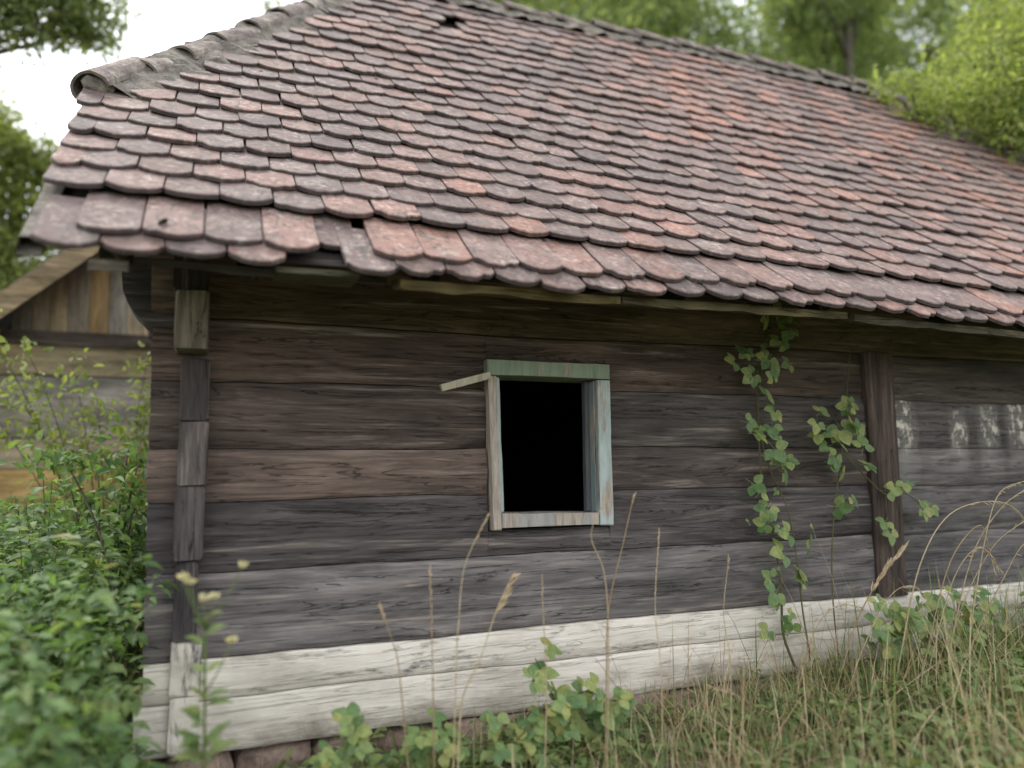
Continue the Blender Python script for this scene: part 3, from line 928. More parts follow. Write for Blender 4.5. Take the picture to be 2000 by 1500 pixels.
for xr in (-.34, .12, .80, 1.54, 1.99, 2.85, 3.75, 4.5, 5.3, 6.1, 6.9, 7.7, 8.2):
    smax = RL - .1
    if xr < XTL: smax = HIP_S + (xr - XL) / (XTL - XL) * (RL - HIP_S) - .15
    if xr > XTR: smax = HIP_S + (XR - xr) / (XR - XTR) * (RL - HIP_S) - .15
    pts_ = [roof_pt(xr + .01 * math.sin(s * 3), s, -.105) for s in np.linspace(.16, smax, 10)]
    o = MB().tube(pts_, [.058] * 10, 8).build('rafter', WOOD_Y, roof, True); o.color = (.045, .037, .03, 0)
# loose shards and a pale patch of board under the missing tiles
o = MB().box(.20, .50, -.66, -.50, 1.845, 1.862, .006).build('bare_batten', WOOD_X, roof); o.color = (.10, .095, .06, 0)
# cushions of moss on the tiles
def moss_mesh(seed):
    vs, fs = [], []
    nu, nv = 9, 4
    for j in range(nv + 1):
        ph = math.pi / 2 * j / nv
        for i in range(nu):
            q = 2 * math.pi * i / nu
            r = 1 + .35 * noise.noise(Vector((math.cos(q) * 1.5, math.sin(q) * 1.5, seed + j)))
            vs.append((math.sin(ph) * math.cos(q) * r, math.sin(ph) * math.sin(q) * r, math.cos(ph) * .75 * r))
    for j in range(nv):
        for i in range(nu): fs.append((j * nu + i, (j + 1) * nu + i, (j + 1) * nu + (i + 1) % nu, j * nu + (i + 1) % nu))
    return MB().add(vs, fs).mesh('moss_cushion', MOSS, True)
mm = [moss_mesh(i * 4.4) for i in range(3)]
spots = [(-.179, .14, .022), (.146, .775, .017), (.412, .86, .012), (.463, 1.93, .022), (.03, 1.95, .02), (-.3, 1.4, .02), (.9, 2.4, .022), (.2, 2.2, .02)]
spots += [(random.uniform(-.5, 5), random.uniform(.3, 3.2), random.uniform(.007, .015)) for _ in range(26)]
for i, (x, s, r) in enumerate(spots):
    if x < x_left(s) + .12: continue
    o = link('moss_cushion', mm[i % 3], roof, roof_pt(x, s, .046))
    o.scale = (r, r, r * .8); o.rotation_euler = (.75, 0, random.uniform(0, 6))

# ------------------------------------------------------------------ the wooden barn behind, on the left
barn = thing('barn', (0, 6, -.1), 'weathered wooden barn with a board gable standing beyond the cottage corner', 'barn')
def verge_z(x): return 4.62 - .91 * abs(x + .15)
gb = [(.36, .28, .16, 0), (.32, .27, .20, 0), (.40, .27, .12, 0), (.28, .25, .20, 0), (.35, .28, .18, 0)]
x = -2.5; i = 0
while x < 2.2:
    w = random.uniform(.15, .21)
    zt0, zt1 = verge_z(x) - .02, verge_z(x + w) - .02
    if min(zt0, zt1) > 2.75:
        y0 = 6 + random.uniform(-.006, .006)
        vs = [(x + .004, y0, 2.64), (x + w - .004, y0, 2.64), (x + w - .004, y0, zt1), (x + .004, y0, zt0)]
        vs += [(a_, 6.03, c_) for a_, _, c_ in vs]
        o = MB().add(vs, [(0, 1, 2, 3), (7, 6, 5, 4), (0, 4, 5, 1), (1, 5, 6, 2), (2, 6, 7, 3), (3, 7, 4, 0)]).build('gable_board', WOOD_Z, barn)
        o.color = gb[i % 5]
    x += w; i += 1
o = MB().box(-2.65, 2.35, 5.90, 6.05, 2.56, 2.70, .006).build('tie_beam', WOOD_X, barn); o.color = (.065, .050, .038, 0)
bc = [(.26, .21, .13, 0), (.38, .26, .09, 0), (.45, .29, .09, 0), (.42, .29, .11, 0), (.37, .31, .20, 0), (.33, .30, .245, 0), (.33, .30, .25, 0), (.40, .33, .19, 0)]
for i in range(8):
    z0 = -.12 + i * .335
    o = MB().box(-2.5, 2.2, 5.97 + random.uniform(-.01, .01), 6.12, z0, z0 + .325, .008).build('wall_plank', WOOD_X, barn); o.color = bc[i]
MB().add([(-2.38, 6.14, -.15), (2.08, 6.14, -.15), (2.08, 6.14, 2.5), (-.15, 6.14, 4.5), (-2.38, 6.14, 2.5)], [(0, 1, 2, 3, 4)]).build('wall_backing', DARK, barn)
for sgn in (-1, 1):
    xe = -.15 + sgn * 2.75
    vs = []
    for (xx, dz) in ((-.15, 0), (xe, 0)):
        for y in (5.45, 11):
            for h_ in (0, .07):
                vs.append((xx, y, 4.64 - .91 * abs(xx + .15) + h_))
    o = MB().add(vs, [(0, 1, 3, 2), (4, 6, 7, 5), (0, 4, 5, 1), (2, 3, 7, 6), (0, 2, 6, 4), (1, 5, 7, 3)]).build('roof_slope', TILE, barn)
    dv = Vector((sgn * 1, 0, -.91)).normalized(); nv = Vector((sgn * .91, 0, 1)).normalized()
    a_ = Vector((-.15, 5.43, 4.55)); L_ = 2.75 * math.hypot(1, .91) + .1
    vs = [a_ + Vector((0, y, 0)) + dv * t + nv * h_ for y in (0, .03) for t in (0, L_) for h_ in (-.10, .10)]
    o = MB().add(vs, [(0, 2, 3, 1), (4, 5, 7, 6), (0, 1, 5, 4), (2, 6, 7, 3), (0, 4, 6, 2), (1, 3, 7, 5)]).build('verge_board', WOOD_X, barn); o.color = (.26, .195, .11, 0)
o = MB().box(-2.5, -2.38, 6.12, 10.9, -.15, 2.2).build('side_wall', WOOD_Y, barn); o.color = (.15, .13, .11, 0)
o = MB().box(2.08, 2.2, 6.12, 10.9, -.15, 2.2).build('side_wall', WOOD_Y, barn); o.color = (.15, .13, .11, 0)
o = MB().box(-2.38, 2.08, 10.78, 10.9, -.15, 2.2).build('back_wall', WOOD_X, barn); o.color = (.15, .13, .11, 0)

# ------------------------------------------------------------------ trees
def crown_arrays(blobs, n, size, spread, droop=.3):
    w = np.array([b[3] ** 2 for b in blobs]); w = w / w.sum()
    nc = max(8, n // 14)
    idx = rng.choice(len(blobs), nc, p=w)
    C0 = np.array([b[:3] for b in blobs])[idx]; rad = np.array([[b[3], b[3], b[3] * (b[4] if len(b) > 4 else .8)] for b in blobs])[idx]
    cc = C0 + rand_dirs(nc) * rad * (rng.uniform(.25, 1, (nc, 1)) ** .45) * rng.uniform(.85, 1.15, (nc, 1))
    out = unit(cc - C0 + 1e-6)
    ii = np.repeat(np.arange(nc), 14)
    P = cc[ii] + rng.normal(size=(len(ii), 3)) * spread * np.array([1, 1, .6])
    D = unit(out[ii] * .6 + rng.normal(size=(len(ii), 3)) * .8 + np.array([0, 0, -droop]))
    Nn = unit(rng.normal(size=(len(ii), 3)) * .55 + np.array([0, 0, 1.0]))
    L = size * rng.uniform(.6, 1.3, len(ii))
    return P, D, Nn, L, cc

def make_tree(name, base, top, blobs, n, size, spread, mat, label, group=None, r0=.16, bend=.3):
    t = thing(name, base, label, 'tree', group)
    base, top = Vector(base), Vector(top)
    mb = MB(); pts = []
    for i in range(9):
        q = i / 8; p = base.lerp(top, q) + Vector((bend * .3 * math.sin(q * 4 + base.x), bend * .3 * math.sin(q * 3 + base.y), 0)) * q
        pts.append(p)
    mb.tube(pts, [r0 * (1.25 - .2 * min(1, i)) * (1 - .1 * i) for i in range(9)], 8)
    for b_ in blobs:
        c = Vector(b_[:3]); h = max(base.z + 1, c.z - (c - base).xy.length * .7 - b_[3] * .5)
        q = min(1, max(.15, (h - base.z) / max(.1, top.z - base.z))); st = pts[min(8, int(q * 8))]
        md = st.lerp(c, .55) + Vector((0, 0, .12 * (c - st).length))
        mb.tube([st, md, c], [r0 * .42 * (1.1 - q * .5), r0 * .25, r0 * .1], 5)
        for _ in range(4):
            e = c + Vector(rand_dirs(1)[0]) * b_[3] * .8
            mb.tube([c.lerp(md, .3), c.lerp(e, .5), e], [r0 * .12, r0 * .08, r0 * .03], 4)
    mb.build('trunk', BARK, t, True)
    P, D, Nn, L, _ = crown_arrays(blobs, n, size, spread)
    V, F = leaf_arrays(P, D, Nn, L, L * .62, True)
    link('crown', np_mesh('crown', V, F, mat), t)
    return t

def auto_blobs(cx, cy, z0, z1, r, n):
    out = []
    for i in range(n):
        q = (i + .5) / n; z = z0 + (z1 - z0) * q
        a_ = i * 2.4 + random.random(); rr = r * math.sin(math.pi * (.12 + .8 * q)) * random.uniform(.35, .75)
        out.append((cx + math.cos(a_) * rr, cy + math.sin(a_) * rr, z, r * random.uniform(.38, .55), .75))
    return out

def copy_tree(root, loc, rz, sc, label=None):
    c = root.copy(); col.objects.link(c); c.location = loc; c.rotation_euler = (0, 0, rz); c.scale = (sc, sc, sc)
    if label: c['label'] = label
    for ch in root.children:
        d = ch.copy(); col.objects.link(d); d.parent = c
    return c
WL = 'leafy tree in the wood rising behind the tiled roof'; WG = 'trees of the wood behind the roof'
protos = []
for k, (bx, by, H, Rr, nlf) in enumerate(((6.6, 15.5, 16, 3.2, 23000), (11.5, 15., 17, 3.6, 25000), (17.2, 14., 17, 3.5, 24000))):
    gz = ground_z(bx, by)
    protos.append(make_tree('broadleaf_tree', (bx, by, gz - .1), (bx + .3, by, H * .9), auto_blobs(bx, by, 5.0, H, Rr, 15), nlf, .19, .26, LF_WOOD, WL, WG, .2))
for (x_, y_, k, rz, sc) in ((9.0, 19.0, 0, 1.9, 1.12), (14.0, 17.5, 2, 2.6, 1.0), (20.5, 17.5, 1, .7, 1.08), (22.5, 12.0, 0, 3.9, .98), (25.5, 16, 2, 5.1, 1.15), (13.5, 24, 1, 4.2, 1.25), (27, 22, 1, 2.2, 1.3), (29, 11, 2, 3.2, 1.0), (31, 19, 0, 1., 1.2)):
    copy_tree(protos[k], (x_, y_, ground_z(x_, y_) - .1), rz, sc)
# bare trunk showing through, right of the middle
make_tree('tall_tree', (16.6, 12.4, ground_z(16.6, 12.4)), (16.9, 12.4, 17), [(15.6, 12.2, 14.5, 1.2), (17.8, 12.6, 15.2, 1.3), (16.8, 12.4, 17.2, 1.4)], 4000, .17, .24, LF_WOOD, 'tree with a grey bare trunk standing above the far end of the roof', None, .26)
# trees in the left of the picture
make_tree('broadleaf_tree', (-5.2, 8.2, -.3), (-4.6, 8.0, 9.5), [(-3.2, 7.6, 7.6, .75), (-2.35, 7.7, 7.55, .6), (-1.85, 7.9, 7.45, .42), (-2.1, 7.8, 8.2, .7), (-3.4, 8.0, 8.8, 1.0), (-4.6, 8, 9.2, 1.3), (-4.2, 7.6, 7.4, .8), (-1.7, 8, 8.0, .5), (-2.9, 7.6, 6.95, .45), (-2.4, 7.7, 7.2, .5), (-1.6, 7.9, 7.35, .35)],
          19000, .11, .13, LF_WOOD, 'tree reaching its leafy branches into the sky at the upper left corner', None, .17)
make_tree('broadleaf_tree', (-4.2, 11.2, -.3), (-3.9, 11.2, 6.0), [(-3.4, 10.8, 6.2, .8), (-2.7, 10.7, 5.5, .7), (-2.75, 10.6, 6.3, .45), (-3.9, 10.8, 4.9, 1.0), (-2.6, 10.6, 4.6, .75), (-3.0, 10.5, 3.7, .9), (-4.2, 10.8, 3.3, 1.0), (-3.5, 10.8, 7.0, .45), (-2.6, 10.4, 3.9, .6)],
          26000, .12, .15, LF_BRIGHT, 'bright yellow-green tree beyond the barn, left of the tiled roof', None, .13)
make_tree('young_tree', (.9, 8.8, -.2), (.75, 9, 8.8), [(.62, 9, 8.95, .34), (1.1, 9, 8.2, .5), (.9, 9, 7.2, .8)], 1800, .10, .11, LF_BRIGHT, 'young tree whose tip shows just above the mortared hip', None, .07)
# acacia hanging over the right-hand end of the roof
make_tree('acacia_tree', (10.3, 3.6, .0), (9.9, 3.4, 6.2), [(7.25, 1.9, 4.75, .50), (6.75, 2.2, 4.95, .40), (7.7, 1.8, 4.9, .6), (8.2, 1.7, 4.8, .7), (7.9, 2.1, 5.4, .6), (8.9, 2.1, 5.3, .9), (8.6, 1.6, 4.4, .5), (7.45, 1.55, 4.38, .26), (7.85, 1.35, 4.15, .26, .7), (7.75, 1.25, 3.95, .16, .8), (10.2, 3.2, 6.3, 1.2), (8.4, 1.9, 6.0, .6)],
          22000, .075, .10, LF_BRIGHT, 'bright green acacia drooping over the right end of the roof', None, .13)
# shrub with long pale branches in front of the barn
def branchy(name, base, tips, label, cat, mat, leaf=.06, per=90, r=.012, spread=.045):
    t = thing(name, base, label, cat)
    mb = MB(); base = Vector(base); P = []
    for tip in tips:
        tip = Vector(tip); md = base.lerp(tip, .5) + Vector((0, 0, .25 * (tip - base).length))
        cur = [base * (1 - q) ** 2 + md * 2 * q * (1 - q) + tip * q * q for q in np.linspace(0, 1, 9)]
        mb.tube(cur, [r * (1 - .09 * i) for i in range(9)], 5)
        for _ in range(per):
            q = random.uniform(.3, 1); j = min(7, int(q * 8)); P.append(cur[j].lerp(cur[j + 1], q * 8 - j))
    mb.build('stem', BARK, t, True)
    P = np.array(P) + rng.normal(size=(len(P), 3)) * spread
    n = len(P)
    V, F = leaf_arrays(P, rng.normal(size=(n, 3)) + np.array([0, 0, -.4]), rng.normal(size=(n, 3)) * .5 + np.array([0, -.2, 1]), leaf * rng.uniform(.6, 1.3, n), leaf * .55 * rng.uniform(.8, 1.2, n))
    link('foliage', np_mesh('foliage', V, F, mat), t)
    return t
branchy('shrub', (-.7, 3.2, -.1), [(-1.75, 2.9, 1.9), (-1.35, 3.0, 1.75), (-.5, 2.9, 1.6), (-1.6, 3.0, 2.25), (-.45, 3.0, 2.15), (-1.0, 3.0, 2.0), (-.4, 3, 1.85), (-1.3, 2.9, 2.1), (-.8, 2.9, 1.7)], 'loose shrub with long pale branches in front of the barn wall', 'shrub', LF_BRIGHT, .07, 120, .007, .07)
branchy('shrub', (-.55, 1.5, -.1), [(-.38, 1.4, 1.22), (-.6, 1.5, 1.15), (-.36, 1.3, 1.05), (-.45, 1.6, 1.32), (-.75, 1.5, 1.1)], 'dark leafy shrub close against the cottage corner', 'shrub', LF_THICK, .08, 90, .012, .08)

# ------------------------------------------------------------------ thicket left of the corner
def weeds(n, xr, yr, hfun, leaf, per, mat, name, label, keep=None):
    P, D, Nn, L = [], [], [], []
    st = MB()
    for _ in range(n):
        x = random.uniform(*xr); y = random.uniform(*yr)
        if keep and not keep(x, y): continue
        h = hfun(x, y) * random.uniform(.75, 1.1); z0 = ground_z(x, y)
        lx, ly = random.gauss(0, .14), random.gauss(0, .14)
        st.tube([(x, y, z0), (x + lx * .4, y + ly * .4, z0 + h * .55), (x + lx, y + ly, z0 + h)], [.005, .004, .002], 3)
        for k in range(per):
            q = random.uniform(.15, 1) ** .7
            a_ = random.uniform(0, 6.283); rr = (.04 + .10 * (1 - q)) * random.uniform(.2, 1.2)
            P.append((x + lx * q * q + math.cos(a_) * rr, y + ly * q * q + math.sin(a_) * rr, z0 + h * q))
            D.append((math.cos(a_), math.sin(a_), random.uniform(-.7, .35)))
            Nn.append((random.gauss(0, .3), random.gauss(-.15, .3), 1)); L.append(leaf * random.uniform(.55, 1.3))
    P, D, Nn, L = map(np.array, (P, D, Nn, L))
    V, F = leaf_arrays(P, D, Nn, L, L * rng.uniform(.42, .7, len(L)))
    o = link(name, np_mesh(name, V, F, mat)); tag(o, label, None, None, 'stuff')
    s_ = st.build(name + '_stems', STEM_G); tag(s_, 'thin green stems of the ' + label.split(' ', 1)[1], None, None, 'stuff')
def outside(x, y): return not (-.34 < x < 8.4 and -.12 < y < 5.5)
weeds(520, (-2.6, -.33), (-1.3, 3.6), lambda x, y: .92 + .10 * min(2.0, max(0, y + .6)) + .15 * noise.noise(Vector((x * 2, y * 2, 1))), .072, 56, LF_THICK, 'undergrowth', 'dense green undergrowth crowding the left of the cottage', outside)
weeds(150, (-.6, .05), (-1.2, -.25), lambda x, y: .12 + .5 * max(0, min(1, (-.12 - x) / .35)), .07, 22, LF_THICK, 'low_undergrowth', 'low green weeds at the foot of the corner', outside)

# ------------------------------------------------------------------ grass
def blades(n, xr, yr, hr, wid, mat, name, label, dens=None, lean=.35):
    X = rng.uniform(*xr, n * 3); Y = rng.uniform(*yr, n * 3)
    if dens is not None:
        kp = np.array([random.random() < dens(x, y) for x, y in zip(X, Y)])
        X, Y = X[kp][:n], Y[kp][:n]
    n = len(X)
    Z = np.array([ground_z(x, y) for x, y in zip(X, Y)]) - .01
    H = rng.uniform(*hr, n) * rng.uniform(.6, 1.1, n)
    a_ = rng.uniform(0, 6.283, n); ln = np.abs(rng.normal(0, lean, n)) + .08
    nrm = np.sqrt(1 + ln ** 2); dx, dy = np.cos(a_) * ln / nrm, np.sin(a_) * ln / nrm; vz = 1 / nrm
    sa = a_ + 1.57 + rng.normal(0, .5, n); sx, sy = np.cos(sa), np.sin(sa)
    w = wid * rng.uniform(.6, 1.3, n)
    V = []
    for t, wf in ((0, 1), (.4, .9), (.75, .6), (1, .08)):
        cx = X + dx * H * t ** 1.8; cy = Y + dy * H * t ** 1.8; cz = Z + H * vz * (t - .28 * np.minimum(1, ln) * t ** 3)
        V.append(np.stack([cx - sx * w * wf, cy - sy * w * wf, cz], 1)); V.append(np.stack([cx + sx * w * wf, cy + sy * w * wf, cz], 1))
    V = np.stack(V, 1).reshape(-1, 3)
    f = np.array([(0, 1, 3, 2), (2, 3, 5, 4), (4, 5, 7, 6)])
    F = (f[None] + (np.arange(n) * 8)[:, None, None]).reshape(-1, 4)
    o = link(name, np_mesh(name, V, F, mat)); tag(o, label, None, None, 'stuff')
def dens_front(x, y):
    d = .25 + .75 * min(1, max(0, (x - .6) / 2.6))
    return d * (1 if y < -.12 else .5)
blades(16000, (.0, 6.2), (-2.6, -.06), (.12, .34), .0032, GRASS, 'grass', 'tangled green and dry grass along the foot of the wall', dens_front, 1.0)
blades(3800, (2.4, 6.2), (-2.2, -.08), (.30, .66), .0034, LF_WEED, 'tall_grass', 'tall green grass rising in front of the limewashed logs at the right', lambda x, y: min(1, max(.0, (x - 2.4) / 1.6)), .9)
blades(1500, (1.2, 6.0), (-2.2, -.1), (.25, .55), .0022, DRY, 'dry_grass', 'thin dry grass stems standing in the tangled grass', lambda x, y: min(1, max(.05, (x - 1.6) / 2)), .55)
blades(520, (1.8, 6.0), (-2.2, -.12), (.4, .85), .0024, DRY, 'long_straw', 'long pale straws slanting through the tangled grass', None, 1.1)
blades(3400, (1.0, 6.0), (-2.2, -.08), (.14, .42), .0026, DRY, 'straw_litter', 'flattened bleached straw lying in the grass', lambda x, y: .3 + .7 * max(0, noise.noise(Vector((x * 1.4, y * 1.4, 5.))) + .35), 2.2)
blades(5000, (-9, 12), (-9, -2.0), (.10, .3), .005, GRASS, 'meadow_grass', 'meadow grass behind the viewer', None, .5)
weeds(420, (1.9, 5.6), (-2.1, -.30), lambda x, y: .12 + .06 * max(0, x - 1.8) + .10 * noise.noise(Vector((x, y, 2))), .075, 12, LF_WEED, 'ground_weeds', 'leafy green weeds growing through the grass', None)
weeds(90, (.2, 1.9), (-.75, -.12), lambda x, y: .14, .06, 12, LF_WEED, 'wall_foot_weeds', 'low green weeds at the foot of the limewashed log', None)

# ------------------------------------------------------------------ brambles: climbing vines and clumps, every leaf a part
def trifoliate(seed, cnt=3):
    random.seed(seed)
    mb = MB()
    dirs = {3: ((0, 1.), (1.25, .82), (-1.25, .82)), 5: ((0, 1.), (.95, .9), (-.95, .9), (1.9, .7), (-1.9, .7))}[cnt]
    for (a_, ls) in dirs:
        a_ += random.uniform(-.12, .12); n = 9; L_ = ls; wd = .35 * ls
        ca, sa = math.cos(a_), math.sin(a_)
        def tr(u, v, z): return (u * sa + v * ca * 0 + (u * 0) + v * ca - 0, 0, 0)
        vs = []
        fold = random.uniform(.08, .25); dr = random.uniform(.1, .3)
        for i in range(n + 1):
            q = i / n; w_ = wd * math.sin(math.pi * min(1., (q * .97 + .02) ** .8)) ** .85
            if i in (0,): w_ = .02
            if i == n: w_ = .005
            ser = 1 + (.06 if i % 2 else -.04)
            for sd_ in (-1, 0, 1):
                u = .12 + q * L_ * .88; v = sd_ * w_ * ser
                vs.append((u * sa + v * ca, u * ca - v * sa, abs(sd_) * fold * w_ - dr * q * q * L_ * .5))
        fs = []
        for i in range(n):
            for k in range(2): fs.append((i * 3 + k, i * 3 + k + 1, i * 3 + k + 4, i * 3 + k + 3))
        mb.add(vs, fs)
    # petiole
    mb.add([(-.012, -.55, -.1), (.012, -.55, -.1), (.01, .15, 0), (-.01, .15, 0)], [(0, 1, 2, 3)])
    return mb.mesh('leaf', LF_VINE, True)
tri = [trifoliate(i * 3 + 1, 3) for i in range(5)] + [trifoliate(40, 5), trifoliate(41, 5)]
random.seed(77)
def put_leaf(parent, p, size, face=(0, -1, .35), upd=None, jitter=.45):
    n = Vector(face) + Vector((random.gauss(0, jitter), random.gauss(0, jitter * .5), random.gauss(0, jitter)))
    n.normalize()
    u = Vector(upd) if upd else Vector((random.gauss(0, .9), -.2, random.uniform(-1, .5)))
    v = (u - n * u.dot(n)).normalized(); x_ = v.cross(n)
    M = Matrix((x_, v, n)).transposed()
    o = link('leaf', random.choice(tri), parent, p, M.to_quaternion())
    s = size * random.uniform(.8, 1.15); o.scale = (s, s, s)
    return o
def curve_through(pts, n=6):
    pts = [Vector(p) for p in pts]; out = []
    for i in range(len(pts) - 1):
        p0, p1, p2, p3 = pts[max(0, i - 1)], pts[i], pts[i + 1], pts[min(len(pts) - 1, i + 2)]
        for j in range(n):
            t = j / n
            out.append(.5 * ((2 * p1) + (p2 - p0) * t + (2 * p0 - 5 * p1 + 4 * p2 - p3) * t * t + (3 * p1 - p0 - 3 * p2 + p3) * t ** 3))
    out.append(pts[-1]); return out

v1 = thing('bramble_vine', (2.90, -.10, -.05), 'tall bramble vine climbing the wall up to the eaves between window and post', 'vine')
for st_pts, r in (([(2.95, -.14, -.05), (2.87, -.09, .22), (2.88, -.08, .46), (2.85, -.08, .74), (2.80, -.07, .98), (2.79, -.07, 1.24), (2.79, -.08, 1.54), (2.82, -.09, 1.77), (2.86, -.18, 1.86), (2.78, -.29, 1.90)], .0075),
                  ([(3.0, -.16, -.05), (2.98, -.12, .35), (2.97, -.11, .62), (2.93, -.1, .9), (2.84, -.09, 1.1), (2.78, -.09, 1.35), (2.81, -.09, 1.6), (2.86, -.1, 1.75)], .0055)):
    c = curve_through(st_pts); MB().tube(c, [r * (1 - .6 * i / len(c)) for i in range(len(c))], 6).build('stem', STEM, v1, True)
for (x, z) in [(2.65, 1.76), (2.62, 1.68), (2.70, 1.74), (2.94, 1.985), (3.04, 1.94), (2.99, 1.81), (3.0, 1.69), (2.68, 1.36), (2.72, 1.30), (2.84, 1.34), (2.86, 1.42), (2.85, 1.6), (2.69, 1.03), (2.72, .98), (2.88, 1.09), (2.92, 1.15), (2.76, .82), (2.92, .76), (3.07, .77), (3.06, .69), (2.79, .53), (2.81, .46), (2.95, .56), (2.98, .50), (2.76, .27), (2.84, 1.71), (2.75, 1.62), (2.80, 1.50), (2.83, 1.22), (2.78, .90), (2.87, .66), (2.90, .30)]:
    put_leaf(v1, (x, -.12 + random.uniform(-.03, .02), z), random.uniform(.072, .10))
for (x, y, z) in [(2.74, -.30, 1.93), (2.80, -.33, 1.90), (2.69, -.30, 1.90), (2.84, -.28, 1.86), (2.86, -.2, 1.80)]:
    put_leaf(v1, (x, y, z), random.uniform(.07, .09))
for _ in range(16):
    zz = random.uniform(.2, 1.8); put_leaf(v1, (2.82 + random.gauss(0, .06), -.11 + random.uniform(-.03, .02), zz), random.uniform(.03, .06))
v2 = thing('bramble_vine', (3.20, -.10, .0), 'shorter bramble vine spreading its leaves across the wall post', 'vine')
for st_pts, r in (([(3.21, -.12, 0), (3.22, -.09, .44), (3.27, -.08, .83), (3.35, -.08, 1.15), (3.41, -.08, 1.44), (3.45, -.08, 1.68), (3.49, -.1, 1.93)], .0045),
                  ([(3.36, -.08, 1.2), (3.5, -.11, 1.05), (3.62, -.13, .95), (3.78, -.12, .95), (3.95, -.1, .86)], .004)):
    c = curve_through(st_pts); MB().tube(c, [r * (1 - .5 * i / len(c)) for i in range(len(c))], 6).build('stem', STEM, v2, True)
for (x, z) in [(3.13, 1.36), (3.19, 1.42), (3.16, 1.30), (3.40, 1.46), (3.43, 1.43), (3.34, 1.33), (3.43, 1.30), (3.22, 1.23), (3.27, 1.17), (3.32, 1.08), (3.29, 1.25), (3.47, 1.12), (3.45, 1.22), (3.36, .94), (3.26, .89), (3.63, .97), (3.70, 1.0), (3.76, 1.02), (3.61, .80), (3.66, .74), (3.88, .86), (3.98, .87), (3.38, 1.38), (3.25, 1.14)]:
    put_leaf(v2, (x, -.12 + random.uniform(-.03, .02), z), random.uniform(.072, .10))

def bramble_clump(base, label, arcs, nleaf, size, zspread=.03):
    t = thing('bramble_clump', base, label, 'bramble')
    allp = []
    for a in arcs:
        c = curve_through(a, 5); MB().tube(c, [.005 * (1 - .6 * i / len(c)) for i in range(len(c))], 5).build('stem', STEM, t, True)
        allp += c[3:]
    for _ in range(nleaf):
        p = random.choice(allp) + Vector((random.gauss(0, .05), random.gauss(-.02, .04), random.gauss(.01, zspread)))
        put_leaf(t, p, size * random.uniform(.8, 1.2), (0, -.7, .8), None, .4)
    return t
bramble_clump((1.35, -.35, -.14), 'green bramble clump at the foot of the wall right below the window', [[(1.35, -.35, -.14), (1.38, -.42, .12), (1.28, -.45, .34)], [(1.38, -.36, -.14), (1.48, -.46, .18), (1.62, -.50, .10)], [(1.33, -.36, -.14), (1.25, -.5, .08), (1.15, -.55, .06)], [(1.4, -.3, -.14), (1.55, -.4, .05), (1.68, -.45, -.02)]], 46, .085, .05)
bramble_clump((.55, -.35, -.15), 'low olive-green bramble clump at the wall foot left of the window', [[(.62, -.35, -.15), (.55, -.46, .10), (.44, -.5, .16)], [(.6, -.35, -.15), (.75, -.48, .05), (.9, -.5, .08)], [(.55, -.35, -.15), (.45, -.5, .02), (.35, -.55, .0)], [(.7, -.3, -.15), (.95, -.42, .02), (1.1, -.5, .03)]], 52, .07, .05)
bramble_clump((3.75, -.35, .0), 'bramble clump among dry stalks beneath the right-hand wall panel', [[(3.75, -.35, 0), (3.72, -.4, .28), (3.58, -.45, .36)], [(3.78, -.35, 0), (3.88, -.42, .34), (4.02, -.42, .30)], [(3.7, -.35, 0), (3.5, -.42, .30), (3.25, -.48, .34), (3.05, -.5, .2)], [(3.8, -.33, 0), (3.85, -.4, .25), (3.75, -.42, .18)], [(3.3, -.4, 0), (3.35, -.45, .2), (3.2, -.5, .26)]], 64, .08, .06)

# ------------------------------------------------------------------ tall weed with pale flower heads by the corner
wd = thing('flowering_weed', (-.01, -.9, -.15), 'tall yellow-green flowering weed in front of the white corner logs', 'weed')
c0 = curve_through([(-.01, -.9, -.15), (.005, -.9, .24), (0, -.9, .54), (0, -.9, .68)])
MB().tube(c0, [.0055 - .002 * i / len(c0) for i in range(len(c0))], 6).build('stem', STEM_G, wd, True)
for tip in ((-.07, -.9, .80), (.10, -.9, .825), (.02, -.92, .74), (.075, -.9, .60), (-.05, -.9, .785), (-.01, -.92, .735)):
    s0 = Vector((0, -.9, .64)) if tip[2] > .65 else Vector((0, -.9, .45))
    MB().tube([s0, s0.lerp(Vector(tip), .5) + Vector((0, 0, -.01)), tip], [.0028, .0022, .0018], 5).build('stalk', STEM_G, wd, True)
    mb = MB()
    for k in range(22):
        d = (Vector(rand_dirs(1)[0]) * .8 + Vector((0, 0, .9))).normalized(); e = Vector(tip) + d * random.uniform(.012, .028)
        s_ = d.orthogonal().normalized() * .006; q = d.cross(s_)
        mb.add([Vector(tip), Vector(tip).lerp(e, .6) + s_, e, Vector(tip).lerp(e, .6) - s_], [(0, 1, 2, 3)])
    mb.build('flower_head', FLOWER, wd)
def lance_leaf(parent, p, d, L_, w_):
    V, F = leaf_arrays(np.array([p]), np.array([d]), np.array([(0.05, -.5, 1.)]), np.array([L_]), np.array([w_]))
    link('leaf', np_mesh('leaf', V, F, LF_WEED), parent)
for k in range(34):
    q = random.random() ** 1.5
    z = -.05 + .73 * q; a_ = random.uniform(0, 6.283)
    lance_leaf(wd, (.0 + .003 * math.cos(a_), -.9, z), (math.cos(a_), math.sin(a_) * .6, random.uniform(.0, .8)), random.uniform(.06, .12) * (1.25 - .5 * q), .036 * (1.3 - .5 * q))
